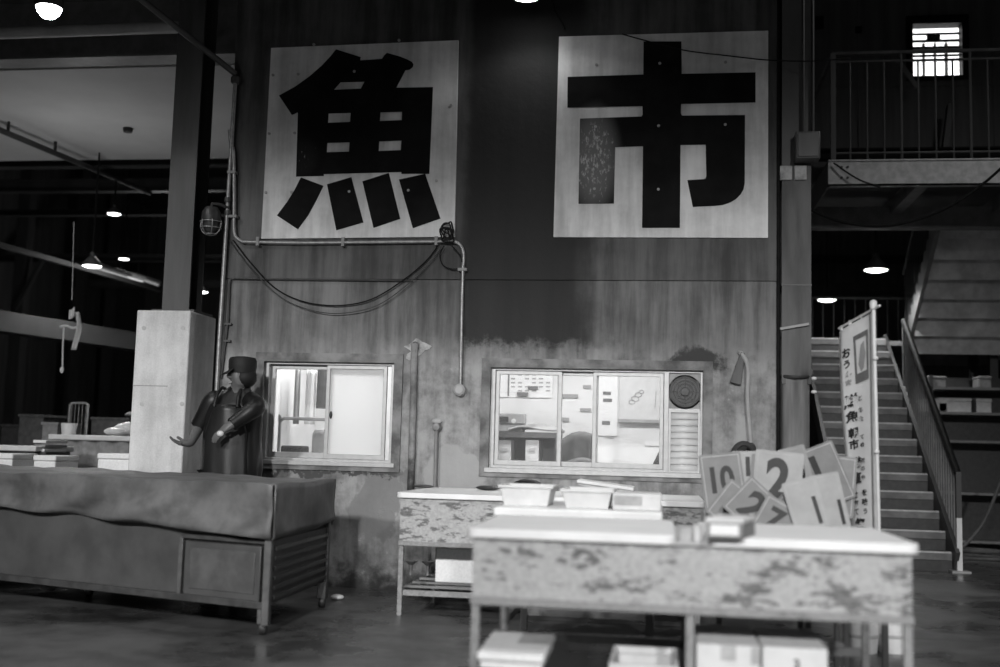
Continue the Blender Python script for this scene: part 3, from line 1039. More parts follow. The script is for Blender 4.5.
# scored joint of the two concrete lifts
zj = at(165, 386, -.15).z
MB().box(-4.2015, -3.9, -.1515, .3, zj - .003, zj + .002).build('lift_joint', M['hallpale'], t)
mbx = MB()
for px, py in ((144, 328), (183, 328), (142, 404), (182, 404)):
    q = at(px, py, -.15)
    mbx.lathe([(.018, -.003), (.018, .004)], (q.x, -.15, q.z), 12, (0, 1, 0))
mbx.build('tie_holes', M['holes'], t)

zc = at(793, 378, .05).z
t = thing('corner_column', 'grey steel column at the right end of the wall, hose tied round it', 'column', (.99, .1, 0))
mb = MB()
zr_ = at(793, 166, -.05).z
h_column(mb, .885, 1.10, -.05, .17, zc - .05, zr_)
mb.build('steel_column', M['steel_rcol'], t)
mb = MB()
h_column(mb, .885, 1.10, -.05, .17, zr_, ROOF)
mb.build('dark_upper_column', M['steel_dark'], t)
prof = []
mb = MB()
cx, cyc = .99, .06
loop = [(cx + .105 * (abs(math.cos(a)) ** .6) * (1 if math.cos(a) > 0 else -1), cyc + .125 * (abs(math.sin(a)) ** .6) * (1 if math.sin(a) > 0 else -1)) for a in [k * PI / 16 for k in range(32)]]
mb.prism([loop], lambda u, v, d: (u, v, d), 0, zc)
mb.build('concrete_casing', M['casing'], t)
zs = at(793, 285, -.05).z
MB().box(.882, 1.103, -.056, .176, zs - .006, zs + .006).build('joint_strap', M['steel_dark'], t)
# two lit-looking reflector plates near its top
q = at(793, 173, -.06)
for dx, lab in ((-.052, None), (.055, None)):
    MB().box(q.x + dx - .045, q.x + dx + .045, -.075, -.05, q.z - .055, q.z + .055).build('reflector_plate', M['patch'], t, bevel=.006)
# rope tied round it
q = at(793, 376, -.09)
tag(MB().tube([(cx + .125 * math.cos(a), cyc + .145 * math.sin(a), q.z + .01 * math.cos(a * 2)) for a in [k * PI / 14 for k in range(28)]], .013, 8, True).build('tied_hose', M['blackish']), 'dark hose tied in a ring round the corner column', 'hose')
tag(MB().bar(wp(780, 329, -.07), wp(809, 324, -.07), .02, .02).build('cable_hanger', M['ofgrey'], bevel=.003), 'short pale hanger bar across the corner column', 'bracket')
a = at(812, 378, -.08)
tag(MB().ell((a.x + .02, a.y + .05, a.z), .022, .02, .014).build('hose_clip', M['white']), 'small white clip at the end of the tied hose, upper of two', 'clip', 'white clips on the corner column')
tag(MB().ell((a.x + .02, a.y + .05, a.z - .1), .022, .02, .014).build('hose_clip', M['white']), 'small white clip at the end of the tied hose, lower of two', 'clip', 'white clips on the corner column')
# dark cable run in the gap between wall and column
tag(MB().tube([(.862, -.03, 0), (.862, -.03, ROOF)], .012, 8).build('riser_cable', M['black']), 'black cable running up the gap between wall and corner column', 'cable')
# junction box
q = at(806, 147, -.12)
t = thing('junction_box', 'grey metal switch box fixed high on the corner column', 'box', (q.x, -.1, q.z - .1))
MB().box(q.x - .085, q.x + .095, -.2, -.05, q.z - .11, q.z + .10).build('case', M['steel_dark'], t, bevel=.008)
MB().box(q.x - .07, q.x + .08, -.21, -.2, q.z - .095, q.z + .085).build('cover', M['steel_col'], t, bevel=.004)
for dx in (-.02, .05):
    MB().tube([(q.x + dx, -.13, q.z + .1), (q.x + dx, -.13, ROOF)], .012, 8).build('feed_pipe', M['steel_dark'], t)

# ================================================================== LEFT HALL
Yb = 1.0
zcl = 4.65
yb2 = atz(90, 160, zcl).y
struct(MB().box(-13.9, WL - .02, Yb + .2, yb2, zcl, zcl + .1), 'trim_2', M['ceilpanel'])
q = atz(128, 128, zcl)
tag(MB().lathe([(.05, -.05), (.055, -.02), (.055, 0)], q, 16).build('ceiling_detector', M['blackish']), 'small dark detector on the pale ceiling at upper left', 'detector')
# crosswise beams


def i_beam_x(mb, x0, x1, y, z0, z1, wd=.2, tf=.02):
    mb.box(x0, x1, y - wd / 2, y + wd / 2, z0, z0 + tf)
    mb.box(x0, x1, y - wd / 2, y + wd / 2, z1 - tf, z1)
    mb.box(x0, x1, y - .01, y + .01, z0 + tf, z1 - tf)


z0b = at(90, 62, Yb).z
z1b = at(90, 20, Yb).z + .2
mb = MB()
i_beam_x(mb, -13.9, -3.7, Yb, z0b, z1b, .25)
struct(mb, 'trim_3', M['steel_mid'])
zt2 = at(90, 36, .5).z
tag(MB().tube([(-13.9, .6, at(0, 37, .6).z), (-4.1, .6, at(178, 27, .6).z)], .055, 14).build('ceiling_duct', M['ductgrey']), 'pale round duct running under the roof at upper left', 'duct')  # pale tube in place of the lit band along a roof beam
for i, (py, Y, hgt, mt) in enumerate(((163, yb2 + .1, .12, 'girder'), (186, 7.5, .2, 'steel_dark'), (213, 9.5, .1, 'girder'), (258, 13.0, .15, 'girder'), (284, 16, .2, 'steel_dark'))):
    z = at(90, py, Y).z
    mb = MB()
    i_beam_x(mb, -13.9, 7.4, Y, z - hgt / 2, z + hgt / 2, .15)
    struct(mb, 'trim_%d' % (4 + i), M[mt])
# lengthwise pipe with hangers under the pale ceiling
zr = zcl - .13
a = atz(0, 130, zr)
b = Vector((a.x + .2, 8.5, zr))
b = atz(150, 193, zr)
t = thing('ceiling_pipe', 'dark pipe on hangers crossing under the pale ceiling', 'pipe', ((a.x + b.x) / 2, (a.y + b.y) / 2, zr))
MB().tube([a + (a - b) * .3, b], .035, 10).build('tube', M['steel_dark'], t)
for px, py in ((8, 133), (55, 152)):
    q = atz(px, py, zr)
    MB().bar((q.x, q.y, zr), (q.x, q.y, zcl), .02, .03).build('hanger', M['steel_dark'], t)
# lengthwise girders / duct along the left side
for (p0, p1, zz_, wd, hg, mt, lab) in (((0, 245), (160, 290), 3.3, .06, .06, 'girder', 'trim_9'), ((0, 322), (160, 346), 2.45, .3, .24, 'girder', 'trim_10')):
    a, b = atz(p0[0], p0[1], zz_), atz(p1[0], p1[1], zz_)
    struct(MB().bar(a + (a - b) * .2, b, wd, hg), lab, M[mt])
# posts deep in the hall
for px, Y, wd, mt in ((10, 12, .25, 'steel_dark'), (72, 15, .2, 'steel_dark'), (104, 17, .3, 'steel_dark')):
    q = at(px, 400, Y)
    struct(MB().box(q.x - wd / 2, q.x + wd / 2, Y, Y + wd, 0, ROOF), 'trim_%d' % (11 + [10, 72, 104].index(px)), M[mt])
# roof truss diagonals
mb = MB()
a, b = at(15, 310, 12), at(42, 260, 12)
mb.bar(a, b, .08, .08)
struct(mb, 'trim_14', M['steel_dark'])
# narrow pale window strips on the far wall
for k, (px0, px1, py0, py1) in enumerate(((30, 40, 366, 412), (14, 18, 366, 396))):
    a, b = at(px0, py0, 16), at(px1, py1, 16)
    tag(MB().box(a.x, b.x, 16, 16.05, b.z, a.z).build('hanging_strip', M['hallpale']), ('wide pale vertical strip in the dark hall at far left', 'narrow pale vertical strip at the far left edge of the hall')[k], 'strip')


def pendant(name, px, py, Y, r, lab, cable_top, mat='bulb', power=0, group=None, flat=False):
    q = at(px, py, Y)
    t = thing(name, lab, 'lamp', q, 0, group)
    MB().lathe([(r, 0), (r * .98, .02), (r * .45, r * .75), (r * .28, r * .95), (r * .25, r * 1.3), (0, r * 1.32), (0, r * 1.2), (r * .2, r * .9), (r * .40, r * .68), (r * .93, .02)], q, 28).build('lamp_shade', M['steel_dark'], t)
    MB().lathe([(0, -r * .18), (r * .5, -r * .15), (r * .86, -.005), (r * .86, .02), (0, .03)], q, 24).build('lit_glass', M[mat], t)
    MB().tube([q + Vector((0, 0, r * 1.3)), (q.x, q.y, cable_top)], .012, 6).build('cable', M['black'], t)
    if power:
        l = bpy.data.lights.new('pendant_light', 'SPOT')
        l.energy = power
        l.spot_size = math.radians(150)
        l.spot_blend = .5
        l.shadow_soft_size = r * .6
        lo = bpy.data.objects.new('pendant_light', l)
        COL.objects.link(lo)
        lo.location = q - Vector((0, 0, r * .3))
    return t


G = 'lit pendant lamps'
pendant('pendant_lamp', 114, 214, 5., .095, 'lit pendant lamp nearest below the pale ceiling, left of the steel column', zcl + .4, 'bulbfar', 200)
pendant('pendant_lamp', 92, 266, 4.2, .13, 'wide lit pendant lamp lowest of the left hall lamps', ROOF, 'bulbfar', 160)
pendant('pendant_lamp', 124, 259, 8., .09, 'small lit pendant lamp just right of the wide one in the left hall', ROOF, 'bulbfar', 30)
pendant('pendant_lamp', 202, 292, 6., .09, 'lit pendant lamp half hidden behind the steel column', ROOF, 'bulbfar', 30)
pendant('pendant_lamp', 876, 270, 6., .165, 'lit cone pendant lamp under the stair landing, nearer of two', ROOF, 'bulbfar', 120)
pendant('pendant_lamp', 827, 300, 10., .16, 'lit pendant lamp beyond the landing railing, lower of two at right', ROOF, 'bulbfar', 40)
for k in range(3):
    q = at((112, 128, 146)[k], (273, 277, 281)[k], (9., 11., 13.5)[k])
    t = thing('tube_lamp', 'lit bare tube lamp in the left hall, %s of the row running back' % ('nearest', 'middle', 'farthest')[k], 'lamp', q, 0, 'bare tube lamps in the left hall')
    MB().box(q.x - .06, q.x + .06, q.y - .6, q.y + .6, q.z + .03, q.z + .08).build('housing', M['greyplastic'], t)
    MB().tube([(q.x, q.y - .58, q.z), (q.x, q.y + .58, q.z)], .018, 8).build('tube', M['tubedim'], t)
    for dy in (-.4, .4):
        MB().tube([(q.x, q.y + dy, q.z + .08), (q.x, q.y + dy, ROOF)], .006, 6).build('hanger', M['black'], t)
for (x, y, z, e) in ((-6.5, 2.8, 3.2, 17), (-9.5, 5.0, 2.6, 18), (-9.0, 11., 3.2, 60)):  # bare fill points added to brighten the left hall's ceiling and beams
    l = bpy.data.lights.new('left_hall_light', 'POINT')
    l.energy = e
    l.shadow_soft_size = .3
    lo = bpy.data.objects.new('left_hall_light', l)
    COL.objects.link(lo)
    lo.location = (x, y, z)
# near floodlight at upper left
q = at(49, 8, -1.5)
t = thing('flood_lamp', 'bright round flood lamp at the top left corner', 'lamp', q)
MB().lathe([(.09, 0), (.1, .02), (.09, .1), (.05, .16), (0, .17)], q, 28).build('housing', M['steel_dark'], t)
MB().lathe([(0, -.08), (.045, -.068), (.075, -.035), (.086, 0), (.086, .015), (0, .02)], q, 28).build('lit_glass', M['bulbbig'], t)
MB().tube([q + Vector((0, 0, .16)), (q.x, q.y, ROOF)], .014, 8).build('stem', M['steel_dark'], t)
# lamp above the boards, just at the frame top
q = at(526, -3, -.45)
t = thing('wall_flood_lamp', 'lit lamp on an arm above the gap between the two boards', 'lamp', q)
MB().lathe([(.12, 0), (.125, .02), (.1, .1), (.04, .15), (0, .16)], q, 24).build('housing', M['steel_dark'], t)
MB().lathe([(0, -.02), (.06, -.015), (.1, 0), (.1, .015), (0, .02)], q, 24).build('lit_glass', M['bulb'], t)
MB().tube([(q.x, q.y, q.z + .15), (q.x, q.y, q.z + .25), (q.x, -.01, q.z + .3)], .018, 8).build('arm', M['steel_dark'], t)
q = at(562, 22, -.02)
tag(MB().tube(smooth_path([wp(552, -3, -.03), wp(556, 12, -.03), wp(563, 24, -.03), wp(565, 30, -.03)], 5), .008, 6).build('lamp_lead', M['black']), 'black lead on the wall above the left corner of the market board', 'cable')

# ---- clutter tables at far left
def draped_table():
    a, b = at(48, 434, 2.2), at(130, 430, 2.2)
    zt_ = a.z
    t = thing('draped_table', 'cloth-covered table at far left behind the fish tank', 'table', ((a.x + b.x) / 2, 2.5, 0))
    top = MB().box(a.x, b.x + .02, 2.2, 3.1, zt_ - .055, zt_)
    top.build('tabletop', M['white'], t, bevel=.012)
    MB().grid(lambda u, v: (a.x + .03 + u * (b.x - a.x - .05), 2.25 + .02 * math.sin(u * 26), .1 + (zt_ - .14) * v), 40, 4).build('skirt', M['greyplastic'], t, solid=.01)
    for sx in (a.x + .08, b.x - .08):
        for yy in (2.3, 3.0):
            MB().tube([(sx, yy, 0), (sx, yy, zt_ - .04)], .02, 8).build('leg', M['galv'], t)
    return t, zt_, a, b


_, zt_, a, b = draped_table()
c = at(122, 431, 2.5)
mbx = MB().ell((c.x, 2.6, zt_ + .07), .13, .16, .07, 14, 8).ell((c.x - .06, 2.5, zt_ + .045), .13, .12, .045, 14, 8).ell((c.x + .05, 2.55, zt_ + .09), .09, .1, .06, 14, 8)
tag(mbx.build('wrapped_bundle', M['white']), 'white wrapped bundle on the right end of the draped table', 'bundle')
c = at(64, 428, 2.4)
tag(MB().lathe([(.07, 0), (.085, .12), (.08, .12), (.065, .01), (0, .01)], (c.x, 2.5, zt_), 18).build('white_tub', M['white']), 'small white tub standing on the draped table', 'tub')
c = at(66, 411, 4.9)
t = thing('wire_chair', 'grey wire-backed chair standing behind the draped table', 'chair', (c.x, 5.0, 0))
zt4 = at(66, 402, 4.9).z
zb4 = at(66, 424, 4.9).z
MB().tube([(c.x - .13, 5.2, .45), (c.x - .13, 5.22, zt4 - .03), (c.x - .1, 5.22, zt4), (c.x + .1, 5.22, zt4), (c.x + .13, 5.22, zt4 - .03), (c.x + .13, 5.2, .45)], .012, 8).build('back_frame', M['greyplastic'], t)
mbx = MB()
for k in range(5):
    mbx.tube([(c.x - .1 + .05 * k, 5.21, .5), (c.x - .1 + .05 * k, 5.22, zt4)], .004, 6)
mbx.build('back_wires', M['greyplastic'], t)
MB().box(c.x - .2, c.x + .2, 4.8, 5.22, .43, .46).build('seat', M['darkgrey'], t, bevel=.01)
for sx in (-.18, .18):
    for yy in (4.83, 5.19):
        MB().tube([(c.x + sx, yy, 0), (c.x + sx, yy, .43)], .012, 8).build('leg', M['greyplastic'], t)
# dark crate stack and white counter at the frame edge
a2, b2 = at(-8, 445, 1.2), at(36, 446, 1.2)
t = thing('fish_counter', 'low white-topped counter cut by the left edge of the photo', 'counter', ((a2.x + b2.x) / 2, 1.5, 0))
MB().box(a2.x - .4, b2.x, 1.2, 1.9, a2.z - .05, a2.z).build('counter_top', M['white'], t, bevel=.01)
for xx in (a2.x - .35, b2.x - .05):
    for yy in (1.25, 1.85):
        MB().box(xx - .02, xx + .02, yy - .02, yy + .02, 0, a2.z - .05).build('leg', M['steel_dark'], t)
MB().box(a2.x - .33, b2.x - .07, 1.24, 1.27, .3, .34).build('rail', M['steel_dark'], t)


def foam_box(lab, px0, px1, py0, Y, z0, dy=.4, mt='foam', lid=True, group=None, hgt=None, name='foam_box'):
    a, b = at(px0, py0, Y), at(px1, py0, Y)
    zt5 = a.z if hgt is None else z0 + hgt
    t = thing(name, lab, 'box', ((a.x + b.x) / 2, Y + dy / 2, z0), 0, group)
    h = zt5 - z0
    lt = min(.05, h * .25)
    MB().box(a.x + .006, b.x - .006, Y + .006, Y + dy - .006, z0, zt5 - lt).build('box_body', M[mt], t, bevel=.01)
    MB().box(a.x, b.x, Y, Y + dy, zt5 - lt + .001, zt5).build('lid', M[mt], t, bevel=.012)
    return t


foam_box('white foam box at the left edge behind the tank', -10, 13, 453, .3, .45)
foam_box('white foam box between the edge box and the draped table', 33, 56, 455, .35, .45)
foam_box('white foam box just left of the concrete pedestal', 97, 130, 453, .35, .45)
# their stand
a, b = at(-15, 470, .3), at(132, 470, .3)
t = thing('box_stand', 'low dark stand carrying the foam boxes behind the tank', 'stand', ((a.x + b.x) / 2, .5, 0))
MB().box(a.x - .3, b.x - .02, .28, .82, .4, .45).build('platform', M['steel_dark'], t)
for xx in (a.x - .25, (a.x + b.x) / 2, b.x - .08):
    for yy in (.33, .77):
        MB().box(xx - .025, xx + .025, yy - .025, yy + .025, 0, .4).build('leg', M['steel_dark'], t)
a, b = at(33, 441, 1.3), at(46, 441, 1.3)
for k in range(3):
    z = at(40, 440 + 4.5 * k, 1.3).z
    tag(MB().box(a.x + .01 * k, b.x - .005 * k, 1.3, 1.7, z - .028, z).build('foam_tray', M['greyplastic' if k == 1 else 'foam'], bevel=.006), 'shallow tray beside the draped table, %s of the stack' % ('topmost', 'middle', 'lowest')[k], 'tray', 'trays beside the draped table')
zl = at(40, 449, 1.3).z - .03
t = thing('tray_stool', 'dark stool carrying the stacked trays beside the draped table', 'stool', ((a.x + b.x) / 2, 1.5, 0))
MB().box(a.x - .02, b.x + .02, 1.28, 1.72, zl - .04, zl).build('seat', M['steel_dark'], t)
for xx in (a.x, b.x):
    for yy in (1.3, 1.7):
        MB().box(xx - .015, xx + .015, yy - .015, yy + .015, 0, zl - .04).build('leg', M['steel_dark'], t)


def far_crate(lab, px0, px1, py0, py1, Y, mt, z0=0):
    a, b = at(px0, py0, Y), at(px1, py1, Y)
    t = thing('plastic_crate', lab, 'crate', ((a.x + b.x) / 2, Y + .25, z0))
    MB().prism([rectloop(a.x, b.x, Y, Y + .5), rectloop(a.x + .02, b.x - .02, Y + .02, Y + .48)], lambda u, v, d: (u, v, d), z0, a.z).build('crate_wall', M[mt], t)
    MB().box(a.x + .02, b.x - .02, Y + .02, Y + .48, z0, z0 + .02).build('crate_bottom', M[mt], t)
    MB().prism([rectloop(a.x - .015, b.x + .015, Y - .015, Y + .515), rectloop(a.x + .01, b.x - .01, Y + .01, Y + .49)], lambda u, v, d: (u, v, d), a.z - .03, a.z).build('rim', M[mt], t)
    return t


far_crate('large dark crate left of the draped table', 20, 42, 414, 437, 3.9, 'darkgrey')
far_crate('mid grey crate right of the large dark crate', 43, 57, 422, 436, 3.25, 'greyplastic')
far_crate('dark crate in the hall behind the white bundle', 92, 128, 417, 430, 4.2, 'darkgrey')
far_crate('dim crate at the far left under the pale strip', 2, 18, 424, 440, 4.2, 'blackish')
# cloth heap near bundle
c = at(120, 418, 3.9)
tag(MB().ell((c.x, 4.45, at(120, 417, 4.2).z + .03), .2, .2, .06).build('net_heap', M['darkgrey']), 'heap of dark netting on the crate behind the white bundle', 'net')

# hanging cord with a knot and plastic strip
q = at(72, 310, 2.4)
t = thing('hanging_rope', 'white cord with a torn strip hanging in the left hall', 'rope', q)
P = lambda x, y: wp(x, y, 2.4)
MB().tube([P(72, 300), P(74, 222)], .005, 6).build('suspension_line', M['rope'], t)
MB().tube(smooth_path([P(60, 327), P(66, 326), P(73, 328), P(79, 326)], 5), .012, 8).build('cross_stick', M['rope'], t)
MB().tube(smooth_path([P(64, 327), P(63, 345), P(62.5, 368)], 5), .009, 8).build('pull_line', M['rope'], t)
MB().ell(P(62, 370), .022, .022, .035).build('knob', M['rope'], t)
q0 = at(77, 312, 2.4)
q1 = at(76, 350, 2.4)
MB().grid(lambda u, v: (q0.x + (q1.x - q0.x) * v + (u - .5) * .055 + .02 * math.sin(4 * v), 2.4 + .02 * math.sin(6 * u + 5 * v), q0.z + (q1.z - q0.z) * v), 6, 12).build('torn_strip', M['rope'], t, solid=.004)
MB().grid(lambda u, v: (at(72, 316, 2.4).x + (u - .5) * .07, 2.4 + .02 * math.sin(5 * u), at(72, 310, 2.4).z - .1 * v + .03 * u), 5, 5).build('knot', M['rope'], t, solid=.01)

# ================================================================== RIGHT SIDE : STAIRS, BALCONY
N = 14
SX0, SX1 = 1.87, 2.93
SY0, SY1 = 3.35, 6.85
SZ = 2.68
rise, run = SZ / N, (SY1 - SY0) / N
t = thing('lower_stair', 'steel staircase climbing away behind the banner', 'staircase', ((SX0 + SX1) / 2, SY0, 0))
for k in range(N):
    yk = SY0 + k * run
    zk = (k + 1) * rise
    tr = MB().box(SX0 + .02, SX1 - .02, yk, yk + run + .02, zk - .085, zk).build('tread', M['stair'], t, bevel=.006)
    MB().box(SX0 + .02, SX1 - .02, yk + .012, yk + .02, zk - rise, zk - .085).build('riser', M['blackish'], t)
    if k < N:
        MB().box(SX0 + .03, SX1 - .03, yk - .004, yk + .03, zk - .012, zk + .004).build('nosing', M['balc'], tr)
for xx in (SX0, SX1):
    MB().bar((xx, SY0 - .08, -.0 + .1), (xx, SY1, SZ - .02), .04, .24).build('stringer', M['steel_dark'], t)
# sloped railing on the right stringer
t = thing('stair_railing', 'sloped baluster railing with black handrail on the lower stair', 'railing', (SX1 + .02, SY0, 0))
xr_ = SX1 + .03


def slope_z(y):
    return (y - SY0) / (SY1 - SY0) * SZ


hr = .98
yt = SY0 + 2.4
MB().tube([(xr_, SY0 - .05, slope_z(SY0) + hr), (xr_, yt, slope_z(yt) + hr)], .036, 10).build('handrail', M['black'], t)
MB().box(xr_ - .025, xr_ + .025, SY0 - .09, SY0 - .04, .0, hr * .55).build('newel_post', M['white'], t)
MB().box(xr_ - .025, xr_ + .025, SY0 - .09, SY0 - .04, hr * .55, hr + .02).build('newel_post', M['steel_dark'], t)
MB().box(xr_ - .09, xr_ + .09, SY0 - .16, SY0 + .03, 0, .02).build('foot_plate', M['ofgrey'], t)
MB().bar((xr_, SY0, slope_z(SY0) + .16), (xr_, yt, slope_z(yt) + .16), .03, .04).build('bottom_rail', M['steel_mid'], t)
for k in range(22):
    y = SY0 + .1 + k * (yt - SY0 - .1) / 22
    MB().tube([(xr_, y, slope_z(y) + .16), (xr_, y, slope_z(y) + hr)], .010, 6).build('baluster', M['ofgrey'], t)
MB().tube([(xr_, yt, slope_z(yt)), (xr_, yt, slope_z(yt) + hr + .03)], .022, 8).build('top_post', M['ofgrey'], t)
# landing
t = thing('stair_landing', 'dark steel landing at the top of the lower stair', 'landing', (3.2, 7.4, SZ))
MB().box(SX0 - .05, 4.45, SY1, 8.05, SZ - .06, SZ).build('floor_plate', M['stair'], t)
for xx in (SX0 - .05, 4.4):
    MB().box(xx, xx + .06, SY1, 8.05, SZ - .22, SZ - .06).build('edge_channel', M['steel_mid'], t)
MB().box(SX0 - .05, 4.45, 8.0, 8.06, SZ - .22, SZ - .06).build('edge_channel', M['steel_mid'], t)
for xx in (SX0, 4.35):
    for yy in (7.0, 7.95):
        MB().box(xx - .05, xx + .05, yy - .05, yy + .05, 0, SZ - .06).build('post', M['steel_dark'], t)
t = thing('landing_railing', 'thin baluster railing on the far side of the landing', 'railing', (2.9, 8.0, SZ))
zr2 = at(845, 298, 8.).z
MB().tube([(SX0 - .05, 8, zr2), (4.4, 8, zr2)], .018, 8).build('top_rail', M['steel_mid'], t)
MB().tube([(SX0 - .05, 8, SZ + .1), (4.4, 8, SZ + .1)], .012, 8).build('bottom_rail', M['steel_mid'], t)
for k in range(18):
    xx = SX0 - .02 + k * .15
    MB().tube([(xx, 8, SZ), (xx, 8, zr2)], .008, 6).build('baluster', M['steel_mid'], t)
# upper flight toward the viewer
BZ0, BZ1 = 3.855, 4.12
BZF = BZ1
UX0, UX1 = 3.22, 4.4
UY0, UY1 = 6.85, 5.0
t = thing('upper_stair', 'upper stair flight seen from below at the right edge', 'staircase', ((UX0 + UX1) / 2, UY0, SZ))
NU = 7
for k in range(NU):
    y0_ = UY0 + (UY1 - UY0) * k / NU
    y1_ = UY0 + (UY1 - UY0) * (k + 1) / NU
    z_ = SZ + (BZF - SZ) * (k + 1) / NU
    dz = (BZF - SZ) / NU
    tr = MB()
    tr.box(UX0 + .02, UX1, y1_ - .03, y0_, z_ - .04, z_)
    tr.build('tread', M['blackish'], t)
    sf = MB()
    lo_, hi_ = z_ - dz - .17, z_ - .09
    sf.hexa([(UX0 + .02, y1_ - .0, hi_ - .012), (UX1, y1_ - .0, hi_ - .012), (UX1, y0_ - .15, lo_ - .012), (UX0 + .02, y0_ - .15, lo_ - .012)], [(UX0 + .02, y1_ - .0, hi_), (UX1, y1_ - .0, hi_), (UX1, y0_ - .15, lo_), (UX0 + .02, y0_ - .15, lo_)])
    sf.build('soffit_plate', M['stairunder'], t)
    MB().box(UX0 + .02, UX1, y0_ - .02, y0_, z_ - dz - .02, z_ - .04).build('riser', M['blackish'], t)
for xx in (UX0, UX1 + .02):
    MB().bar((xx, UY0 + .05, SZ - .08), (xx, UY1, BZF - .1), .05, .26).build('stringer', M['steel_mid'], t)
# soffit strips under the flight that read as horizontal bands
# lower continuation of the upper landing wall / storage rack seen through under it
t = thing('upper_stair_railing', 'dark sloped railing beside the upper stair flight', 'railing', (UX0 - .03, UY0, SZ))
for k in range(12):
    y = UY0 - .1 - k * (UY0 - UY1 - .1) / 12
    zq = SZ + (UY0 - y) / (UY0 - UY1) * (BZF - SZ)
    MB().tube([(UX0 - .03, y, zq), (UX0 - .03, y, zq + .9)], .008, 6).build('baluster', M['steel_dark'], t)
MB().tube([(UX0 - .03, UY0, SZ + .9), (UX0 - .03, UY1, BZF + .9)], .02, 8).build('handrail', M['steel_dark'], t)

# balcony platform
BX0, BX1 = 1.65, 6.8
BY0, BY1 = 2.9, 5.0
t = thing('balcony', 'steel balcony platform with a pale front channel at upper right', 'balcony', ((BX0 + BX1) / 2, BY0, BZ0))
mb = MB()
mb.box(BX0, BX1, BY0, BY0 + .02, BZ0, BZ1)
mb.box(BX0, BX1, BY0, BY0 + .09, BZ0, BZ0 + .015)
mb.box(BX0, BX1, BY0 - .012, BY0 + .09, BZ1 - .015, BZ1)
mb.build('front_channel', M['balc'], t)
mb = MB()
mb.box(BX0, BX0 + .02, BY0 + .02, BY1, BZ0, BZ1)
mb.build('side_channel', M['steel_dark'], t)
MB().box(BX0 + .02, BX1, BY0 + .02, BY1, BZ1 - .07, BZ1 - .02).build('floor_plate', M['steel_dark'], t)
for xx in (2.55, 3.25 + .4, 4.7):
    MB().box(xx, xx + .12, BY0 + .09, BY1, BZ0 + .03, BZ1 - .07).build('cross_beam', M['steel_mid'], t)
z1q, z0q = at(812, 207, 4.4).z, at(812, 229, 4.4).z
mb = MB()
mb.box(1.2, BX1, 4.4, 4.42, z0q + .02, z1q)
mb.box(1.2, BX1, 4.36, 4.5, z0q, z0q + .02)
mb.build('rear_channel', M['steel_mid'], t)
mbx = MB()
for dx in (.09, .15):
    for dz in (.08, .19):
        mbx.lathe([(.012, -.012), (.014, 0), (.014, .004)], (BX0 + dx + .04, BY0, BZ0 + dz), 8, (0, 1, 0))
mbx.build('bolt_heads', M['steel_dark'], t)
t = thing('balcony_railing', 'grey baluster railing along the front of the balcony', 'railing', ((BX0 + BX1) / 2, BY0 + .04, BZ1))
zr3 = at(850, 52, BY0).z
MB().tube([(BX0 + .05, BY0 + .04, zr3), (BX1, BY0 + .04, zr3)], .022, 8).build('top_rail', M['steel_col'], t)
MB().tube([(BX0 + .05, BY0 + .04, zr3 - .09), (BX1, BY0 + .04, zr3 - .09)], .014, 8).build('mid_rail', M['steel_col'], t)
MB().tube([(BX0 + .05, BY0 + .04, BZ1 + .08), (BX1, BY0 + .04, BZ1 + .08)], .012, 8).build('bottom_rail', M['steel_col'], t)
MB().box(BX0 + .03, BX0 + .08, BY0 + .015, BY0 + .065, BZ1, zr3).build('end_post', M['steel_col'], t)
sp = .168
k = 1
while BX0 + .05 + k * sp < 5.2:
    xx = BX0 + .055 + k * sp
    MB().tube([(xx, BY0 + .04, BZ1), (xx, BY0 + .04, zr3 - (0 if k % 4 == 0 else .09))], .011 if k % 4 else .016, 8).build('baluster', M['steel_col'], t)
    k += 1
MB().tube([(BX0 + .055, BY0 + .06, zr3), (BX0 + .055, BY1, zr3)], .022, 8).build('side_rail', M['steel_col'], t)
# wall behind the balcony, with lit window
ux0, ux1, uz0, uz1 = at(912, 50, BY1).x, at(961, 50, BY1).x, at(936, 77, BY1).z, at(936, 25, BY1).z
mb = MB()
mb.prism([rectloop(1.15, 7.5, BZ1 - .0, ROOF), rectloop(ux0 - .02, ux1 + .02, uz0 - .02, uz1 + .02)], lambda u, v, d: (u, d, v), BY1, BY1 + .15)
for xx in (1.75, 2.3, 2.6, 3.85, 4.6, 5.4):
    mb.box(xx, xx + .03, BY1 - .02, BY1, BZ1, ROOF)
zz5 = at(850, 88, BY1).z
mb.box(1.15, 7.5, BY1 - .015, BY1, zz5, zz5 + .03)
struct(mb, 'wall_upper', M['uppercl'])
t = thing('window_3', None, None, ((ux0 + ux1) / 2, BY1, uz0))
tag(t, 'small lit window with blinds above the balcony', 'window', kind='structure')
MB().prism([rectloop(ux0 - .07, ux1 + .08, uz0 - .04, uz1 + .1), rectloop(ux0, ux1, uz0, uz1)], lambda u, v, d: (u, d, v), BY1 - .06, BY1 + .1).build('frame', M['black'], t)
MB().box(ux0, ux1, BY1 + .06, BY1 + .065, uz0, uz1).build('pane', M['glass'], t)
H = uz1 - uz0
MB().box(ux0 - .01, ux1 + .01, BY1 + .12, BY1 + .13, uz0, uz1).build('lit_blind', M['winlit'], t)
for f0, f1 in ((.86, .90), (.72, .77), (.58, .64), (.44, .48), (.35, .38)):
    MB().box(ux0, ux1, BY1 + .08, BY1 + .1, uz0 + f0 * H - .0, uz0 + f1 * H).build('glazing_bar', M['black'], t)
MB().box(ux0 + .34 * (ux1 - ux0), ux0 + .62 * (ux1 - ux0), BY1 + .08, BY1 + .1, uz0 + .74 * H, uz0 + .87 * H).build('dark_card', M['black'], t)
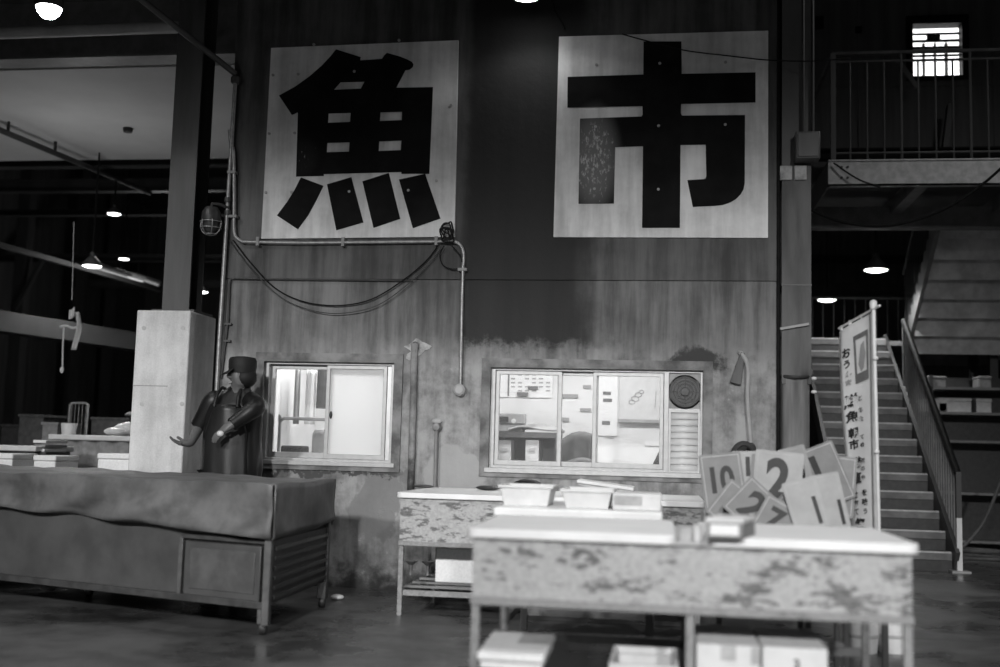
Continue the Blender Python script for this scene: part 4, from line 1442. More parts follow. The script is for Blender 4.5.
for f0, f1 in ((.24, .30), (.48, .53), (.70, .77)):
    MB().box(ux0 + f0 * (ux1 - ux0), ux0 + f1 * (ux1 - ux0), BY1 + .08, BY1 + .1, uz0, uz0 + .7 * H).build('mullion', M['ofgrey'], t)
a = at(819, 24, BY1)
tag(MB().box(a.x - .05, a.x + .05, BY1 - .06, BY1 - .02, a.z - .08, a.z + .08).build('wall_vent', M['black'], bevel=.006), 'dark tall vent on the upper wall left of the lit window', 'vent')
a = at(858, 31, BY1)
tag(MB().box(a.x - .04, a.x + .04, BY1 - .06, BY1 - .02, a.z - .04, a.z + .04).build('wall_vent', M['black'], bevel=.006), 'small square dark vent on the upper wall nearer the lit window', 'vent')
a, b = at(898, 60, BY1 - .25), at(917, 88, BY1 - .25)
tag(MB().bar(a, b, .05, .05).build('wall_strut', M['steel_mid']), 'short pale strut leaning on the upper wall below the lit window', 'strut')
a, b = at(950, 105, BY1 - .3), at(938, 160, BY1 - .3)
tag(MB().bar((a.x, a.y, a.z), (b.x, b.y, BZ1 + .02), .12, .06).build('leaning_board', M['steel_dark']), 'dark board leaning behind the balcony railing', 'board')
# cables swagging below the balcony
tag(MB().tube(smooth_path([wp(811, 210, 2.4), wp(835, 220, 2.3), wp(868, 226, 2.2), wp(900, 224, 2.1), wp(940, 211, 2.0), (at(975, 190, 1.9)), (at(1010, 160, 1.8)), at(1060, 110, 1.7)], 6), .013, 8).build('swag_cable', M['black']), 'black cable sagging in a wide curve under the balcony', 'cable')
tag(MB().tube(smooth_path([wp(834, 163, 2.86), wp(848, 173, 2.84), wp(862, 181, 2.84), wp(880, 187, 2.85)], 6), .009, 8).build('lead_cable', M['black']), 'short black cable crossing the left end of the balcony front', 'cable')

# rack under the upper flight
RY = 6.2
ax, bx = at(930, 400, RY).x, at(1015, 400, RY).x
t = thing('storage_rack', 'dark storage rack under the stairs at the right edge', 'rack', ((ax + bx) / 2, RY, 0))
shelf_z = []
for py in (387, 412, 440, 492, 540):
    z = at(950, py, RY).z
    shelf_z.append(z)
    MB().box(ax, bx + .3, RY, RY + .5, z - .03, z).build('shelf', M['steel_mid'], t)
ztop = at(950, 375, RY).z
for xx in (ax, bx):
    for yy in (RY, RY + .46):
        MB().box(xx, xx + .04, yy, yy + .04, 0, ztop).build('post', M['steel_dark'], t)
MB().box(ax, bx + .3, RY + .5, RY + .52, 0, ztop).build('back_panel', M['blackish'], t)
foam_box('pale box on the upper rack shelf, left of two', 922, 948, 393, RY + .03, shelf_z[1], .3, 'card', hgt=.16)
foam_box('pale box on the middle rack shelf, near the handrail', 938, 972, 395, RY + .03, shelf_z[1], .3, 'card', hgt=.18)
foam_box('narrow pale box on the rack beside the wider one', 976, 992, 396, RY + .03, shelf_z[1], .3, 'card', hgt=.18)
foam_box('grey box on the top rack shelf', 926, 947, 372, RY + .03, shelf_z[0], .3, 'greyplastic', hgt=.14)
foam_box('grey carton at the right of the top rack shelf', 978, 992, 372, RY + .03, shelf_z[0], .3, 'greyplastic', hgt=.15)
# hose on floor, right
mbx = MB()
q = atz(985, 560, .03)
mbx.tube(smooth_path([(q.x + .55 * math.cos(a) * (1 - a * .02), q.y + .5 * math.sin(a) * (1 - a * .02), .02 + .012 * a) for a in [k * .5 for k in range(26)]], 3), .018, 8)
tag(mbx.build('floor_hose', M['darkgrey']), 'loosely coiled hose on the floor at the foot of the stairs', 'hose')
q = at(955, 520, 4.6)
tag(MB().tube(smooth_path([at(1005, 470, 4.9), at(985, 520, 4.9), at(965, 545, 4.9), (at(950, 560, 4.9).x, 4.9, .02)], 5), .02, 8).build('leaning_hose', M['darkgrey']), 'dark hose arching down to the floor right of the stair railing', 'hose')

# ================================================================== FISH TANK (covered)
FR = Vector((-2.235, -2.30, 0))
BR = Vector((-2.27, -1.06, 0))
dirL = (Vector((-4.40, -1.56, 0)) - Vector((-2.23, -2.30, 0))).normalized()
LEN = 3.6
FL = FR + dirL * LEN
BL = BR + dirL * LEN
tz0, tz1, tz2 = .17, .60, .845
t = thing('fish_tank', 'long grey fish tank under a dusty vinyl cover', 'tank', (FR + BL) / 2)
U = dirL
V = (BR - FR).normalized()


def tp(u, v, z):
    """u metres along the front from the right corner, v 0..1 front to back"""
    p = FR + U * u + (BR - FR) * v
    return Vector((p.x, p.y, z))


mb = MB()
mb.hexa([tp(LEN, .02, tz0), tp(.0, .02, tz0), tp(.0, .99, tz0), tp(LEN, .99, tz0)], [tp(LEN, .02, .8), tp(.0, .02, .8), tp(.0, .99, .8), tp(LEN, .99, .8)])
mb.build('body', M['tank'], t)


def tank_bar(u0, v0, z0, u1, v1, z1, wd, mat, name):
    MB().bar(tp(u0, v0, z0), tp(u1, v1, z1), wd, wd).build(name, M[mat], t, bevel=.004)


tank_bar(-.01, -.0, tz0, LEN, -.0, tz0, .04, 'tankrail', 'frame_rail')
tank_bar(-.01, .0, .53, .66, .0, .53, .025, 'tankrail', 'frame_rail')
tank_bar(.66, -.0, tz0, .66, -.0, .53, .03, 'tankrail', 'frame_post')
tank_bar(0, 0, .06, 0, 0, .8, .045, 'tankrail', 'frame_post')
tank_bar(-.01, .98, .06, -.01, .98, .8, .045, 'tankrail', 'frame_post')
# access panel at the right end of the front
mb = MB()
mb.hexa([tp(.62, -.02, tz0 + .02), tp(.045, -.02, tz0 + .02), tp(.045, .02, tz0 + .02), tp(.62, .02, tz0 + .02)], [tp(.62, -.02, .505), tp(.045, -.02, .505), tp(.045, .02, .505), tp(.62, .02, .505)])
pn = mb.build('access_panel', M['tank'], t, bevel=.006)
mb = MB()
mb.hexa([tp(.575, -.026, tz0 + .06), tp(.085, -.026, tz0 + .06), tp(.085, -.015, tz0 + .06), tp(.575, -.015, tz0 + .06)], [tp(.575, -.026, .47), tp(.085, -.026, .47), tp(.085, -.015, .47), tp(.575, -.015, .47)])
mb.build('panel_plate', M['tankpanel'], pn, bevel=.004)
# slatted side
for k in range(6):
    z = .21 + k * .056
    b = MB()
    b.bar(tp(-.018, .05, z), tp(-.018, .96, z), .02, .022)
    b.build('side_slat', M['steel_dark' if k < 5 else 'tankrail'], t)
mb = MB()
mb.bar(tp(-.012, .04, .36), tp(-.012, .97, .36), .006, .36)
mb.build('side_vent_back', M['blackish'], t)
# casters
for u, v in ((.03, .03), (.0, .97), (LEN - .05, .03), (LEN - .05, .97), (LEN / 2, .5)):
    q = tp(u, v, 0)
    cst = MB().box(q.x - .03, q.x + .03, q.y - .03, q.y + .03, .06, tz0).build('caster', M['tankrail'], t, bevel=.003)
    MB().lathe([(.012, -.022), (.036, -.02), (.04, -.012), (.04, .012), (.036, .02), (.012, .022)], (q.x, q.y, .04), 18, (1, .2, 0)).build('wheel', M['blackish'], cst)
# cover: soft box with creased skirt
cv = MB()
NU_, NV_ = 90, 26
hemL = .665


def hem(u):
    return min(.55 + .04 * max(u, 0), .66) + .006 * math.sin(u * 2.1 + .5) + .004 * math.sin(u * 9)


def cover_top(u, v):
    # slightly sagging top
    return tz2 + .02 - .012 * math.sin(PI * min(max(v, 0), 1)) + .006 * math.sin(u * 5 + 3 * v) + .004 * math.sin(u * 17 + v * 9)


def cover_pt(u, s):
    """s 0..1: skirt up, over, and down the back"""
    out = .022 + .018 * math.sin(u * 3.3) * 1
    if s < .35:
        q = s / .35
        fold = .016 * math.sin(u * 7 + q * 5) + .026 * math.sin(u * 3.1 - q * 4) + .016 * math.sin(u * 11 + q * 9)
        z = hem(u) + (cover_top(u, 0) - hem(u)) * q
        v = -.02 - (.014 + fold * (1 - q * .75) + .012) * 1.0
        return tp(u, v, z)
    if s < .75:
        q = (s - .35) / .4
        return tp(u, -.03 + q * 1.06, cover_top(u, q))
    q = (s - .75) / .25
    return tp(u, 1.03 + .02, cover_top(u, 1) - (cover_top(u, 1) - hem(u)) * q)


cv.grid(lambda a, b: cover_pt(-.03 + a * (LEN + .06), b), NU_, NV_)


def end_pt(a, b):
    v = -.035 + a * 1.085
    z = (.55 + .035 * a + .008 * math.sin(a * 7)) * (1 - b) + cover_top(-.03, min(max(v, 0), 1)) * b
    f = .012 * math.sin(a * 9 + b * 4) * (1 - b) + .012
    p = tp(-.03, v, z)
    return p - U * f * (1 if 0 < a < 1 else 1)


cv.grid(lambda a, b: end_pt(a, b), 24, 10)
cv.build('vinyl_cover', M['tarp'], t, ang=70, solid=.006)
tank_bar(-.05, -.035, .56, -.045, -.035, .84, .012, 'tankrail', 'cover_seam')
q = at(335, 586, -.7)
tag(MB().ell((q.x + .02, -.7, .02), .05, .04, .02).build('floor_scrap', M['white']), 'white scrap on the floor at the rear right foot of the tank', 'scrap')

# ================================================================== TABLES
def table(name, lab, x0, x1, yf, yb, h, panel_h=.2, edge_over=.028, back=True, shelf=None, group=None, top_t=.035, tops=((None, None),), mid=None):
    t = thing(name, lab, 'table', ((x0 + x1) / 2, (yf + yb) / 2, 0), 0, group)
    # tabletop with rounded corners
    r = .05
    X0, X1, Y0, Y1 = x0 - edge_over, x1 + edge_over, yf - edge_over, yb + edge_over
    for ta, tb in tops:
        A, B = (X0 if ta is None else ta), (X1 if tb is None else tb)
        loop = []
        for cx_, cy_, a0 in ((B - r, Y0 + r, -PI / 2), (B - r, Y1 - r, 0), (A + r, Y1 - r, PI / 2), (A + r, Y0 + r, PI)):
            for k in range(5):
                a = a0 + k * PI / 8
                loop.append((cx_ + r * math.cos(a), cy_ + r * math.sin(a)))
        MB().prism([loop], lambda u, v, d: (u, v, d), h - top_t, h).build('tabletop', M['top'], t, bevel=.006)
    if mid is not None:
        for yy in (yf, yb - .03):
            MB().box(mid, mid + .03, yy, yy + .03, 0, h - top_t - .022 - panel_h - (.03 if yy == yf else 0)).build('leg', M['tinleg'], t)
        MB().box(-.01 + .06, .175, yf - .02, yb, h - top_t, h - .02).build('joint_strip', M['cardgrey'], t)
    MB().box(x0, x1, yf, yb, h - top_t - .022, h - top_t).build('edge_frame', M['edge'], t)
    z0 = h - top_t - .022 - panel_h
    z1 = h - top_t - .022
    MB().box(x0, x1, yf, yf + .015, z0, z1).build('front_panel', M['tin'], t)
    MB().box(x0, x0 + .015, yf + .015, yb, z0, z1).build('side_panel', M['tin'], t)
    MB().box(x1 - .015, x1, yf + .015, yb, z0, z1).build('side_panel', M['tin'], t)
    MB().box(x0 + .015, x1 - .015, yb - .015, yb, z0, z1).build('back_panel', M['tin'], t)
    MB().box(x0 - .005, x1 + .005, yf - .012, yf + .02, z0 - .03, z0).build('bottom_rail', M['tinleg'], t, bevel=.003)
    for xx in (x0, x1 - .03):
        for yy in (yf, yb - .03):
            MB().box(xx, xx + .03, yy, yy + .03, 0, z0 - .03 if yy == yf else z0).build('leg', M['tinleg'], t)
    zsr = .13
    MB().box(x0 + .035, x1 - .035, yf + .005, yf + .03, zsr, zsr + .035).build('stretcher', M['tinleg'], t) if shelf else None
    MB().box(x0 + .035, x1 - .035, yb - .03, yb - .005, .25, .285).build('stretcher', M['steel_mid'], t)
    for xx in (x0 + .005, x1 - .03):
        MB().box(xx, xx + .025, yf + .035, yb - .035, .14, .17).build('stretcher', M['steel_mid'], t)
    if shelf:
        for k in range(5):
            yy = yf + .08 + k * (yb - yf - .2) / 4
            MB().box(x0 + .03, x1 - .03, yy, yy + .05, .172, .187).build('shelf_slat', M['steel_mid'], t)
    return t


TH = .80
table('sorting_table', 'long peeling grey table in front, its white top in two boards', -.705, .90, -4.33, -3.45, TH, tops=((None, .058), (.165, None)), mid=.098)
table('display_table', 'long peeling grey table standing against the wall under the windows', -1.705, .255, -1.28, -.16, TH, .26, shelf=True)
# middle table (plain white board top)
mt_ = thing('weighing_table', 'low white-topped table between the front table and the wall table', 'table', (-.43, -2.3, 0))
mx0, mx1, my0, my1 = -.86, .01, -2.78, -1.75
MB().box(mx0, mx1, my0, my1, TH - .045, TH).build('tabletop', M['top'], mt_, bevel=.01)
MB().box(mx0 + .03, mx1 - .03, my0 + .03, my1 - .03, TH - .1, TH - .045).build('apron_frame', M['steel_dark'], mt_)
for xx in (mx0 + .04, mx1 - .08):
    for yy in (my0 + .04, my1 - .08):
        MB().box(xx, xx + .04, yy, yy + .04, 0, TH - .1).build('leg', M['steel_dark'], mt_)
MB().box(mx0 + .08, mx1 - .08, my0 + .045, my0 + .075, .30, .34).build('stretcher', M['steel_mid'], mt_)
MB().box(mx0 + .08, mx1 - .08, my1 - .075, my1 - .045, .12, .16).build('stretcher', M['steel_mid'], mt_)
MB().box(mx0 + .04, mx0 + .08, my0 + .08, my1 - .08, .2, .24).build('stretcher', M['steel_mid'], mt_)
MB().box(mx1 - .08, mx1 - .04, my0 + .08, my1 - .08, .2, .24).build('stretcher', M['steel_mid'], mt_)


# things on the middle table
def open_tray(name, lab, x0, x1, y0, y1, z0, z1, mt='white', flare=.02, t_=.012):
    t = thing(name, lab, 'tray', ((x0 + x1) / 2, (y0 + y1) / 2, z0))
    b = MB()
    o0 = [(x0 + flare, y0 + flare), (x1 - flare, y0 + flare), (x1 - flare, y1 - flare), (x0 + flare, y1 - flare)]
    o1 = [(x0, y0), (x1, y0), (x1, y1), (x0, y1)]
    i1 = [(x0 + t_, y0 + t_), (x1 - t_, y0 + t_), (x1 - t_, y1 - t_), (x0 + t_, y1 - t_)]
    i0 = [(x0 + flare + t_, y0 + flare + t_), (x1 - flare - t_, y0 + flare + t_), (x1 - flare - t_, y1 - flare - t_), (x0 + flare + t_, y1 - flare - t_)]
    vs = [(x, y, z0) for x, y in o0] + [(x, y, z1) for x, y in o1] + [(x, y, z1) for x, y in i1] + [(x, y, z0 + t_) for x, y in i0]
    fs = [(3, 2, 1, 0), (12, 13, 14, 15)]
    for L in range(3):
        for k in range(4):
            fs.append((L * 4 + k, L * 4 + (k + 1) % 4, L * 4 + 4 + (k + 1) % 4, L * 4 + 4 + k))
    b.add(vs, fs)
    b.build('tray_body', M[mt], t, bevel=.004)
    rm = MB().prism([rectloop(x0 - .012, x1 + .012, y0 - .012, y1 + .012), rectloop(x0 + .004, x1 - .004, y0 + .004, y1 - .004)], lambda u, v, d: (u, v, d), z1 - .006, z1 + .008)
    rm.build('rim', M[mt], t, bevel=.003)
    return t


a, b = at(500, 495, -2.55), at(551, 495, -2.55)
open_tray('white_tray', 'white plastic tub on the left of the low white table', a.x, b.x, -2.55, -2.2, TH, at(525, 487, -2.55).z)
a, b = at(562, 495, -2.6), at(606, 495, -2.6)
open_tray('white_tray', 'white plastic tub in the middle of the low white table', a.x, b.x + .03, -2.6, -2.15, TH, at(580, 491, -2.6).z)
a, b = at(603, 500, -2.66), at(662, 500, -2.66)
b.x = mx1 - .005
t = thing('weighing_scale', 'flat weighing scale at the right of the low white table, grey display', 'scale', ((a.x + b.x) / 2, -2.5, TH))
zsc = at(630, 493.5, -2.66).z
MB().box(a.x + .05, b.x, -2.66, -2.3, TH, zsc).build('scale_body', M['white'], t, bevel=.008)
q0, q1 = at(604, 500, -2.665), at(642, 506, -2.665)
MB().box(a.x + .06, q1.x, -2.668, -2.66, zsc - .06, zsc - .012).build('display', M['cardgrey'], t)
# leaning board on the wall table
q = [at(563, 487, -1.0), at(580, 478, -1.0), at(632, 484, -1.0), at(636, 490, -1.0)]
q0, q1 = at(578, 478.5, -.95), at(634, 486.5, -.95)
t = thing('loose_board', 'pale board lying tilted across the wall table', 'board', ((q0.x + q1.x) / 2, -.9, TH))
MB().bar((q0.x, -.9, q0.z - .015), (q1.x, -.9, q1.z - .015), .30, .022).build('board_panel', M['white'], t, bevel=.004)
MB().bar((q0.x + .01, -1.02, q0.z - .032), (q1.x - .01, -1.02, q1.z - .032), .02, .02).build('under_batten', M['cardgrey'], t)
a, b = at(562, 486, -.95), at(582, 480, -.95)
tag(MB().box(a.x, a.x + .12, -1.0, -.8, TH, TH + .055).build('support_block', M['wood'], bevel=.006), 'pale block propping the left end of the tilted board', 'block')
a, b = at(612, 488, -.9), at(640, 488, -.9)
tag(MB().box(a.x, b.x - .02, -.98, -.76, TH, TH + .02).build('flat_pad', M['cardgrey'], bevel=.004), 'flat grey pad under the right end of the tilted board', 'pad')
# dark things on the wall table
q = at(526, 483, -.7)
tag(MB().ell((q.x, -.6, TH + .045), .11, .1, .05, 18, 10).build('dark_bag', M['black']), 'rounded black bag on the wall table behind the left tub', 'bag')
q = at(488, 484, -.45)
tag(MB().ell((q.x, -.45, TH + .018), .09, .07, .018).build('rubber_glove', M['blackish']), 'flat dark glove on the wall table near the sill', 'glove')
q = at(425, 483, -.3)
tag(MB().ell((q.x, -.35, TH + .012), .08, .05, .012).build('rag', M['darkgrey']), 'small dark rag at the left back of the wall table', 'rag')
# wood carton on front-right table
a, b, c = atz(706, 538, TH), atz(743, 539.3, TH), atz(762, 532.5, TH)
c = b + (c - b) * .62
d = a + (c - b)
zc_ = at(706, 517.5, a.y).z
t = thing('carton', 'pale carton with a white label on the front table', 'box', ((a.x + c.x) / 2, (a.y + c.y) / 2, TH), 0)


def cq(u, v, z, out=0.):
    p = a + (b - a) * u + (d - a) * v
    q_ = (b - a).normalized()
    p = p + Vector((q_.y, -q_.x, 0)) * out
    return Vector((p.x, p.y, z))


MB().hexa([cq(u, v, TH) for u, v in ((0, 0), (1, 0), (1, 1), (0, 1))], [cq(u, v, zc_ - .018) for u, v in ((0, 0), (1, 0), (1, 1), (0, 1))]).build('box_body', M['boxgrey'], t, bevel=.003)
MB().hexa([cq(u, v, zc_ - .018) for u, v in ((-.02, -.02), (1.02, -.02), (1.02, 1.02), (-.02, 1.02))], [cq(u, v, zc_) for u, v in ((-.02, -.02), (1.02, -.02), (1.02, 1.02), (-.02, 1.02))]).build('lid', M['card'], t, bevel=.003)
MB().hexa([cq(.10, 0, TH + .012, .004), cq(.88, 0, TH + .012, .004), cq(.88, 0, TH + .012, .0005), cq(.10, 0, TH + .012, .0005)], [cq(.10, 0, zc_ - .024, .004), cq(.88, 0, zc_ - .024, .004), cq(.88, 0, zc_ - .024, .0005), cq(.10, 0, zc_ - .024, .0005)]).build('paper_label', M['paper'], t)
MB().hexa([cq(.3, .46, zc_ + .0003), cq(.62, .46, zc_ + .0003), cq(.62, .56, zc_ + .0003), cq(.3, .56, zc_ + .0003)], [cq(.3, .46, zc_ + .001), cq(.62, .46, zc_ + .001), cq(.62, .56, zc_ + .001), cq(.3, .56, zc_ + .001)]).build('tape_strip', M['cardgrey'], t)
# cups in the joint between the tables
q = atz(683, 541, TH)
tag(MB().box(.072, .115, -4.34, -4.28, TH - .02, TH + .03).build('small_carton', M['cardgrey'], bevel=.003), 'tiny grey carton in the gap between the two front tabletop boards', 'box')
tag(MB().box(.125, .155, -4.34, -4.28, TH - .02, TH + .04).build('small_block', M['white'], bevel=.004), 'tiny white block beside the tiny grey carton', 'block')

# under tables
ZL = .365
a = [atz(477, 652, ZL), atz(544, 656, ZL), atz(556, 633, ZL), atz(494, 629, ZL)]
t = thing('foam_lid_box', 'flat white foam box with a grey patch on the crate at front left', 'box', ((a[0].x + a[2].x) / 2, (a[0].y + a[2].y) / 2, ZL - .06))
MB().hexa([Vector((p.x, p.y, ZL - .03)) for p in a], [Vector((p.x, p.y, ZL)) for p in a]).build('lid', M['foam'], t, bevel=.008)
cm = sum((Vector(p) for p in a), Vector()) / 4
MB().hexa([Vector((cm.x + (p.x - cm.x) * .93, cm.y + (p.y - cm.y) * .93, ZL - .06)) for p in a], [Vector((cm.x + (p.x - cm.x) * .93, cm.y + (p.y - cm.y) * .93, ZL - .03)) for p in a]).build('box_body', M['foam'], t, bevel=.006)
g0, g1 = (a[0] + a[1]) / 2, (a[3] + a[2]) / 2
gm = g0 + (g1 - g0) * .42
gr = a[1] + (a[2] - a[1]) * .42
MB().hexa([Vector((p.x, p.y, ZL + .0002)) for p in (gm, gr, a[2], g1)], [Vector((p.x, p.y, ZL + .0015)) for p in (gm, gr, a[2], g1)]).build('grey_patch', M['cardgrey'], t)


def slat_crate(name, lab, x0, x1, y0, y1, z0, z1, mt):
    t = thing(name, lab, 'crate', ((x0 + x1) / 2, (y0 + y1) / 2, z0))
    MB().prism([rectloop(x0, x1, y0, y1), rectloop(x0 + .012, x1 - .012, y0 + .012, y1 - .012)], lambda u, v, d: (u, v, d), z0, z1 - .03).build('crate_wall', M[mt], t)
    MB().box(x0 + .012, x1 - .012, y0 + .012, y1 - .012, z0, z0 + .012).build('crate_bottom', M[mt], t)
    MB().prism([rectloop(x0 - .012, x1 + .012, y0 - .012, y1 + .012), rectloop(x0 + .008, x1 - .008, y0 + .008, y1 - .008)], lambda u, v, d: (u, v, d), z1 - .03, z1).build('rim', M[mt], t, bevel=.004)
    return t


slat_crate('dark_crate', 'dark crate carrying the flat white foam box', -.64, -.47, -4.30, -3.9, 0, ZL - .062, 'blackish')
a, b = atz(626, 667, .30), atz(690, 667, .30)
slat_crate('pale_crate', 'open pale crate on the floor under the front table', -.17, .06, -4.36, -3.98, 0, .33, 'card')


def carton(lab, x0, x1, y0, y1, z0, z1, patches):
    t = thing('carton', lab, 'box', ((x0 + x1) / 2, (y0 + y1) / 2, z0))
    MB().box(x0, x1, y0, y1, z0, z1).build('box_body', M['white'], t, bevel=.004)
    MB().box(x0 + .001, x1 - .001, y0 + .001, y1 - .001, z1 + .0005, z1 + .003).build('grey_top', M['card'], t)
    for (u0, u1, v0, v1) in patches:
        MB().box(x0 + u0 * (x1 - x0), x0 + u1 * (x1 - x0), y0 - .003, y0, z0 + v0 * (z1 - z0), z0 + v1 * (z1 - z0)).build('tape_patch', M['cardgrey'], t)
    return t


z37 = at(725, 645.5, -4.34).z
carton('white carton with two tape tabs under the front table', .137, .365, -4.34, atz(725, 626, z37).y, 0, z37, [(.38, .62, .87, 1.), (.86, 1., .85, 1.), (.08, .24, .55, .75)])
carton('white carton with a stamped mark beside the taped one', .375, .605, -4.33, atz(785, 629, z37).y, 0, z37, [])
mb = text_mb('3', lambda u, v, d: (.495 + u * .05, -4.332 + d * .002 - .001, z37 - .055 + v * .05), 1, .03)
t_ = [o for o in bpy.data.objects if o.name == 'carton.002' and o.parent is None][0]
mb.build('stamped_mark', M['inkgrey'], t_)
for k, (px, lab) in enumerate(((866, 'white round tub on the floor behind the front table, left of two'), (897, 'white round tub on the floor behind the front table, right of two'))):
    q = atz(px, 655, 0)
    t = thing('white_bucket', lab, 'bucket', (q.x, q.y + .1, 0), 0, 'white tubs behind the front table')
    rb = .088
    MB().lathe([(rb * .9, 0), (rb, .09), (rb, .2), (rb * .8, .24), (rb * .3, .26), (0, .26)], (q.x, q.y + .1, 0), 24).build('bucket_body', M['white'], t)
    MB().lathe([(rb * 1.005, .085), (rb * 1.03, .09), (rb * 1.03, .1), (rb * 1.005, .105)], (q.x, q.y + .1, 0), 24).build('band', M['cardgrey'], t)
    MB().tube([(q.x - .06, q.y + .1, .245), (q.x - .03, q.y + .1, .285), (q.x + .03, q.y + .1, .285), (q.x + .06, q.y + .1, .245)], .008, 8).build('handle', M['white'], t)
# dark stool legs behind the front table
q = atz(848, 650, 0)
t = thing('dark_stool', 'dark low stool seen under the front table', 'stool', (.78, -2.9, 0))
MB().box(.66, .9, -3.1, -2.75, .36, .4).build('seat', M['blackish'], t, bevel=.01)
for xx in (.68, .855):
    for yy in (-3.08, -2.8):
        MB().box(xx, xx + .025, yy, yy + .025, 0, .36).build('leg', M['steel_dark'], t)
MB().box(.705, .855, -3.075, -3.055, .22, .245).build('rung', M['steel_mid'], t)
# under wall table
a, b = at(436, 560, -.95), at(466, 581, -.95)
t = thing('foam_box', 'white foam box standing on the lower shelf of the wall table', 'box', ((a.x + b.x) / 2, -.85, .187))
MB().box(a.x, a.x + .31, -.97, -.7, .187, at(450, 541, -.97).z - .05).build('box_body', M['foam'], t, bevel=.008)
MB().box(a.x - .005, a.x + .315, -.975, -.695, at(450, 541, -.97).z - .049, at(450, 541, -.97).z).build('lid', M['foam'], t, bevel=.008)
for px, lab in ((411, 'small white cup on the wall table lower shelf, left of two'), (428, 'small white cup on the wall table lower shelf, right of two')):
    q = at(px, 566, -.6)
    tag(MB().lathe([(.01, 0), (.014, .07), (.05, .10), (.046, .10), (.01, .075), (0, .075)], (q.x, -.6, .187), 16).build('funnel_cup', M['greyplastic']), lab, 'cup', 'cups on the lower shelf')
q = at(467, 606, -3.6)
tag(MB().box(-.70, -.655, -4.24, -4.19, .455, .49).build('hook_tag', M['white'], bevel=.003) if False else MB().box(-.72, -.67, -4.2, -4.15, .0, .03).build('paper_scrap', M['white'], bevel=.003), 'white paper scrap on the floor by the front left leg', 'scrap')
q = at(570, 651, -3.0)
tag(MB().ell((-.34, -3.3, .03), .03, .03, .03).build('float_ball', M['white']), 'small white float lying under the front table', 'float')

# ================================================================== NUMBER PLATES IN A BIN
t = thing('plate_bin', 'dark plastic bin holding the number plates behind the front table', 'bin', (.72, -2.1, 0))
bx0, bx1, by0, by1 = .28, 1.2, -2.45, -1.66
MB().prism([rectloop(bx0, bx1, by0, by1), rectloop(bx0 + .015, bx1 - .015, by0 + .015, by1 - .015)], lambda u, v, d: (u, v, d), .42, .66).build('bin_wall', M['darkgrey'], t)
MB().box(bx0 + .015, bx1 - .015, by0 + .015, by1 - .015, .42, .44).build('bin_bottom', M['darkgrey'], t)
MB().prism([rectloop(bx0 - .02, bx1 + .02, by0 - .02, by1 + .02), rectloop(bx0 + .01, bx1 - .01, by0 + .01, by1 - .01)], lambda u, v, d: (u, v, d), .64, .665).build('rim', M['darkgrey'], t)
for xx in (bx0 + .02, bx1 - .05):
    for yy in (by0 + .02, by1 - .05):
        MB().box(xx, xx + .03, yy, yy + .03, 0, .42).build('leg', M['steel_dark'], t)


def number_plate(lab, px, py, w_, h_, Y, roll, txt, tsize, yaw=0., pitch=-.12, mt='plate', tx=0., ty=0., bold=.035, sx=1.):
    """px,py plate centre in the picture, at distance Y"""
    c = at(px, py, Y)
    Rm = Matrix.Rotation(yaw, 3, 'Z') @ Matrix.Rotation(pitch, 3, 'X') @ Matrix.Rotation(roll, 3, 'Y')
    t = thing('number_plate', lab, 'number plate', (c.x, c.y, c.z), 0, 'number plates standing in the bin')

    def fn(u, v, d):
        return c + Rm @ Vector((u, d, v))
    r = .012
    loop = []
    for cx_, cy_, a0 in ((w_ / 2 - r, -h_ / 2 + r, -PI / 2), (w_ / 2 - r, h_ / 2 - r, 0), (-w_ / 2 + r, h_ / 2 - r, PI / 2), (-w_ / 2 + r, -h_ / 2 + r, PI)):
        for k in range(4):
            a = a0 + k * PI / 6
            loop.append((cx_ + r * math.cos(a), cy_ + r * math.sin(a)))
    MB().prism([loop], fn, -.004, .004).build('board', M[mt], t)
    MB().prism([rectloop(-w_ / 2 + .012, w_ / 2 - .012, -h_ / 2 + .012, h_ / 2 - .012), rectloop(-w_ / 2 + .018, w_ / 2 - .018, -h_ / 2 + .018, h_ / 2 - .018)], fn, -.0048, -.0041).build('border_line', M['cardgrey'], t)
    m = text_mb(txt, lambda u, v, d: fn(tx + u * tsize * sx, ty + v * tsize, -.0055 + .001 * d), 1, bold)
    m.build('printed_number', M['ink'], t)
    return t


number_plate('grey plate numbered 10, leftmost in the bin', 724, 490, .24, .42, -2.05, -.12, '10', .2, .1, tx=-.0, ty=.06, sx=.8)
number_plate('white plate numbered 11 behind the 10 and 2', 755, 482, .26, .36, -1.9, -.03, '11', .15, .0, mt='plate2', tx=.0, ty=.09)
number_plate('large plate with a bold 2 beside the white 11', 777, 488, .27, .42, -2.0, .08, '2', .32, -.1, mt='plate2', tx=.0, ty=.05, sx=.85)
number_plate('narrow turned plate with a 2 right of the bold 2', 800, 484, .2, .44, -1.82, -.22, '2', .26, .55, mt='plate2', ty=.03)
number_plate('grey tilted plate numbered 11 left of the banner', 818, 478, .34, .36, -1.74, -.38, '11', .24, .2, ty=.04, tx=-.05)
number_plate('dim grey plate touching the banner edge', 838, 486, .2, .36, -1.68, .1, '7', .2, .0, tx=-.05, ty=-.1)
number_plate('corner-up tilted plate with a 2 in front, over the carton', 753, 506, .24, .24, -2.2, .75, '2', .22, .05, mt='plate', sx=1.0)
number_plate('corner-up plate with a 0 just behind the tilted 2', 734, 507, .22, .24, -2.12, .65, '0', .2, .0, mt='plate')
number_plate('low tilted plate with a 7 at the middle front', 775, 520, .2, .22, -2.28, .5, '7', .17, .0)
number_plate('low tilted plate with a 4 right of the 7 at front', 789, 516, .17, .22, -2.15, -.8, '4', .17, .0)
number_plate('tall pale plate with a slanted 1, right front of the bin', 808, 512, .19, .36, -2.3, -.28, '1', .22, .0, mt='plate2', tx=.05, bold=.0)
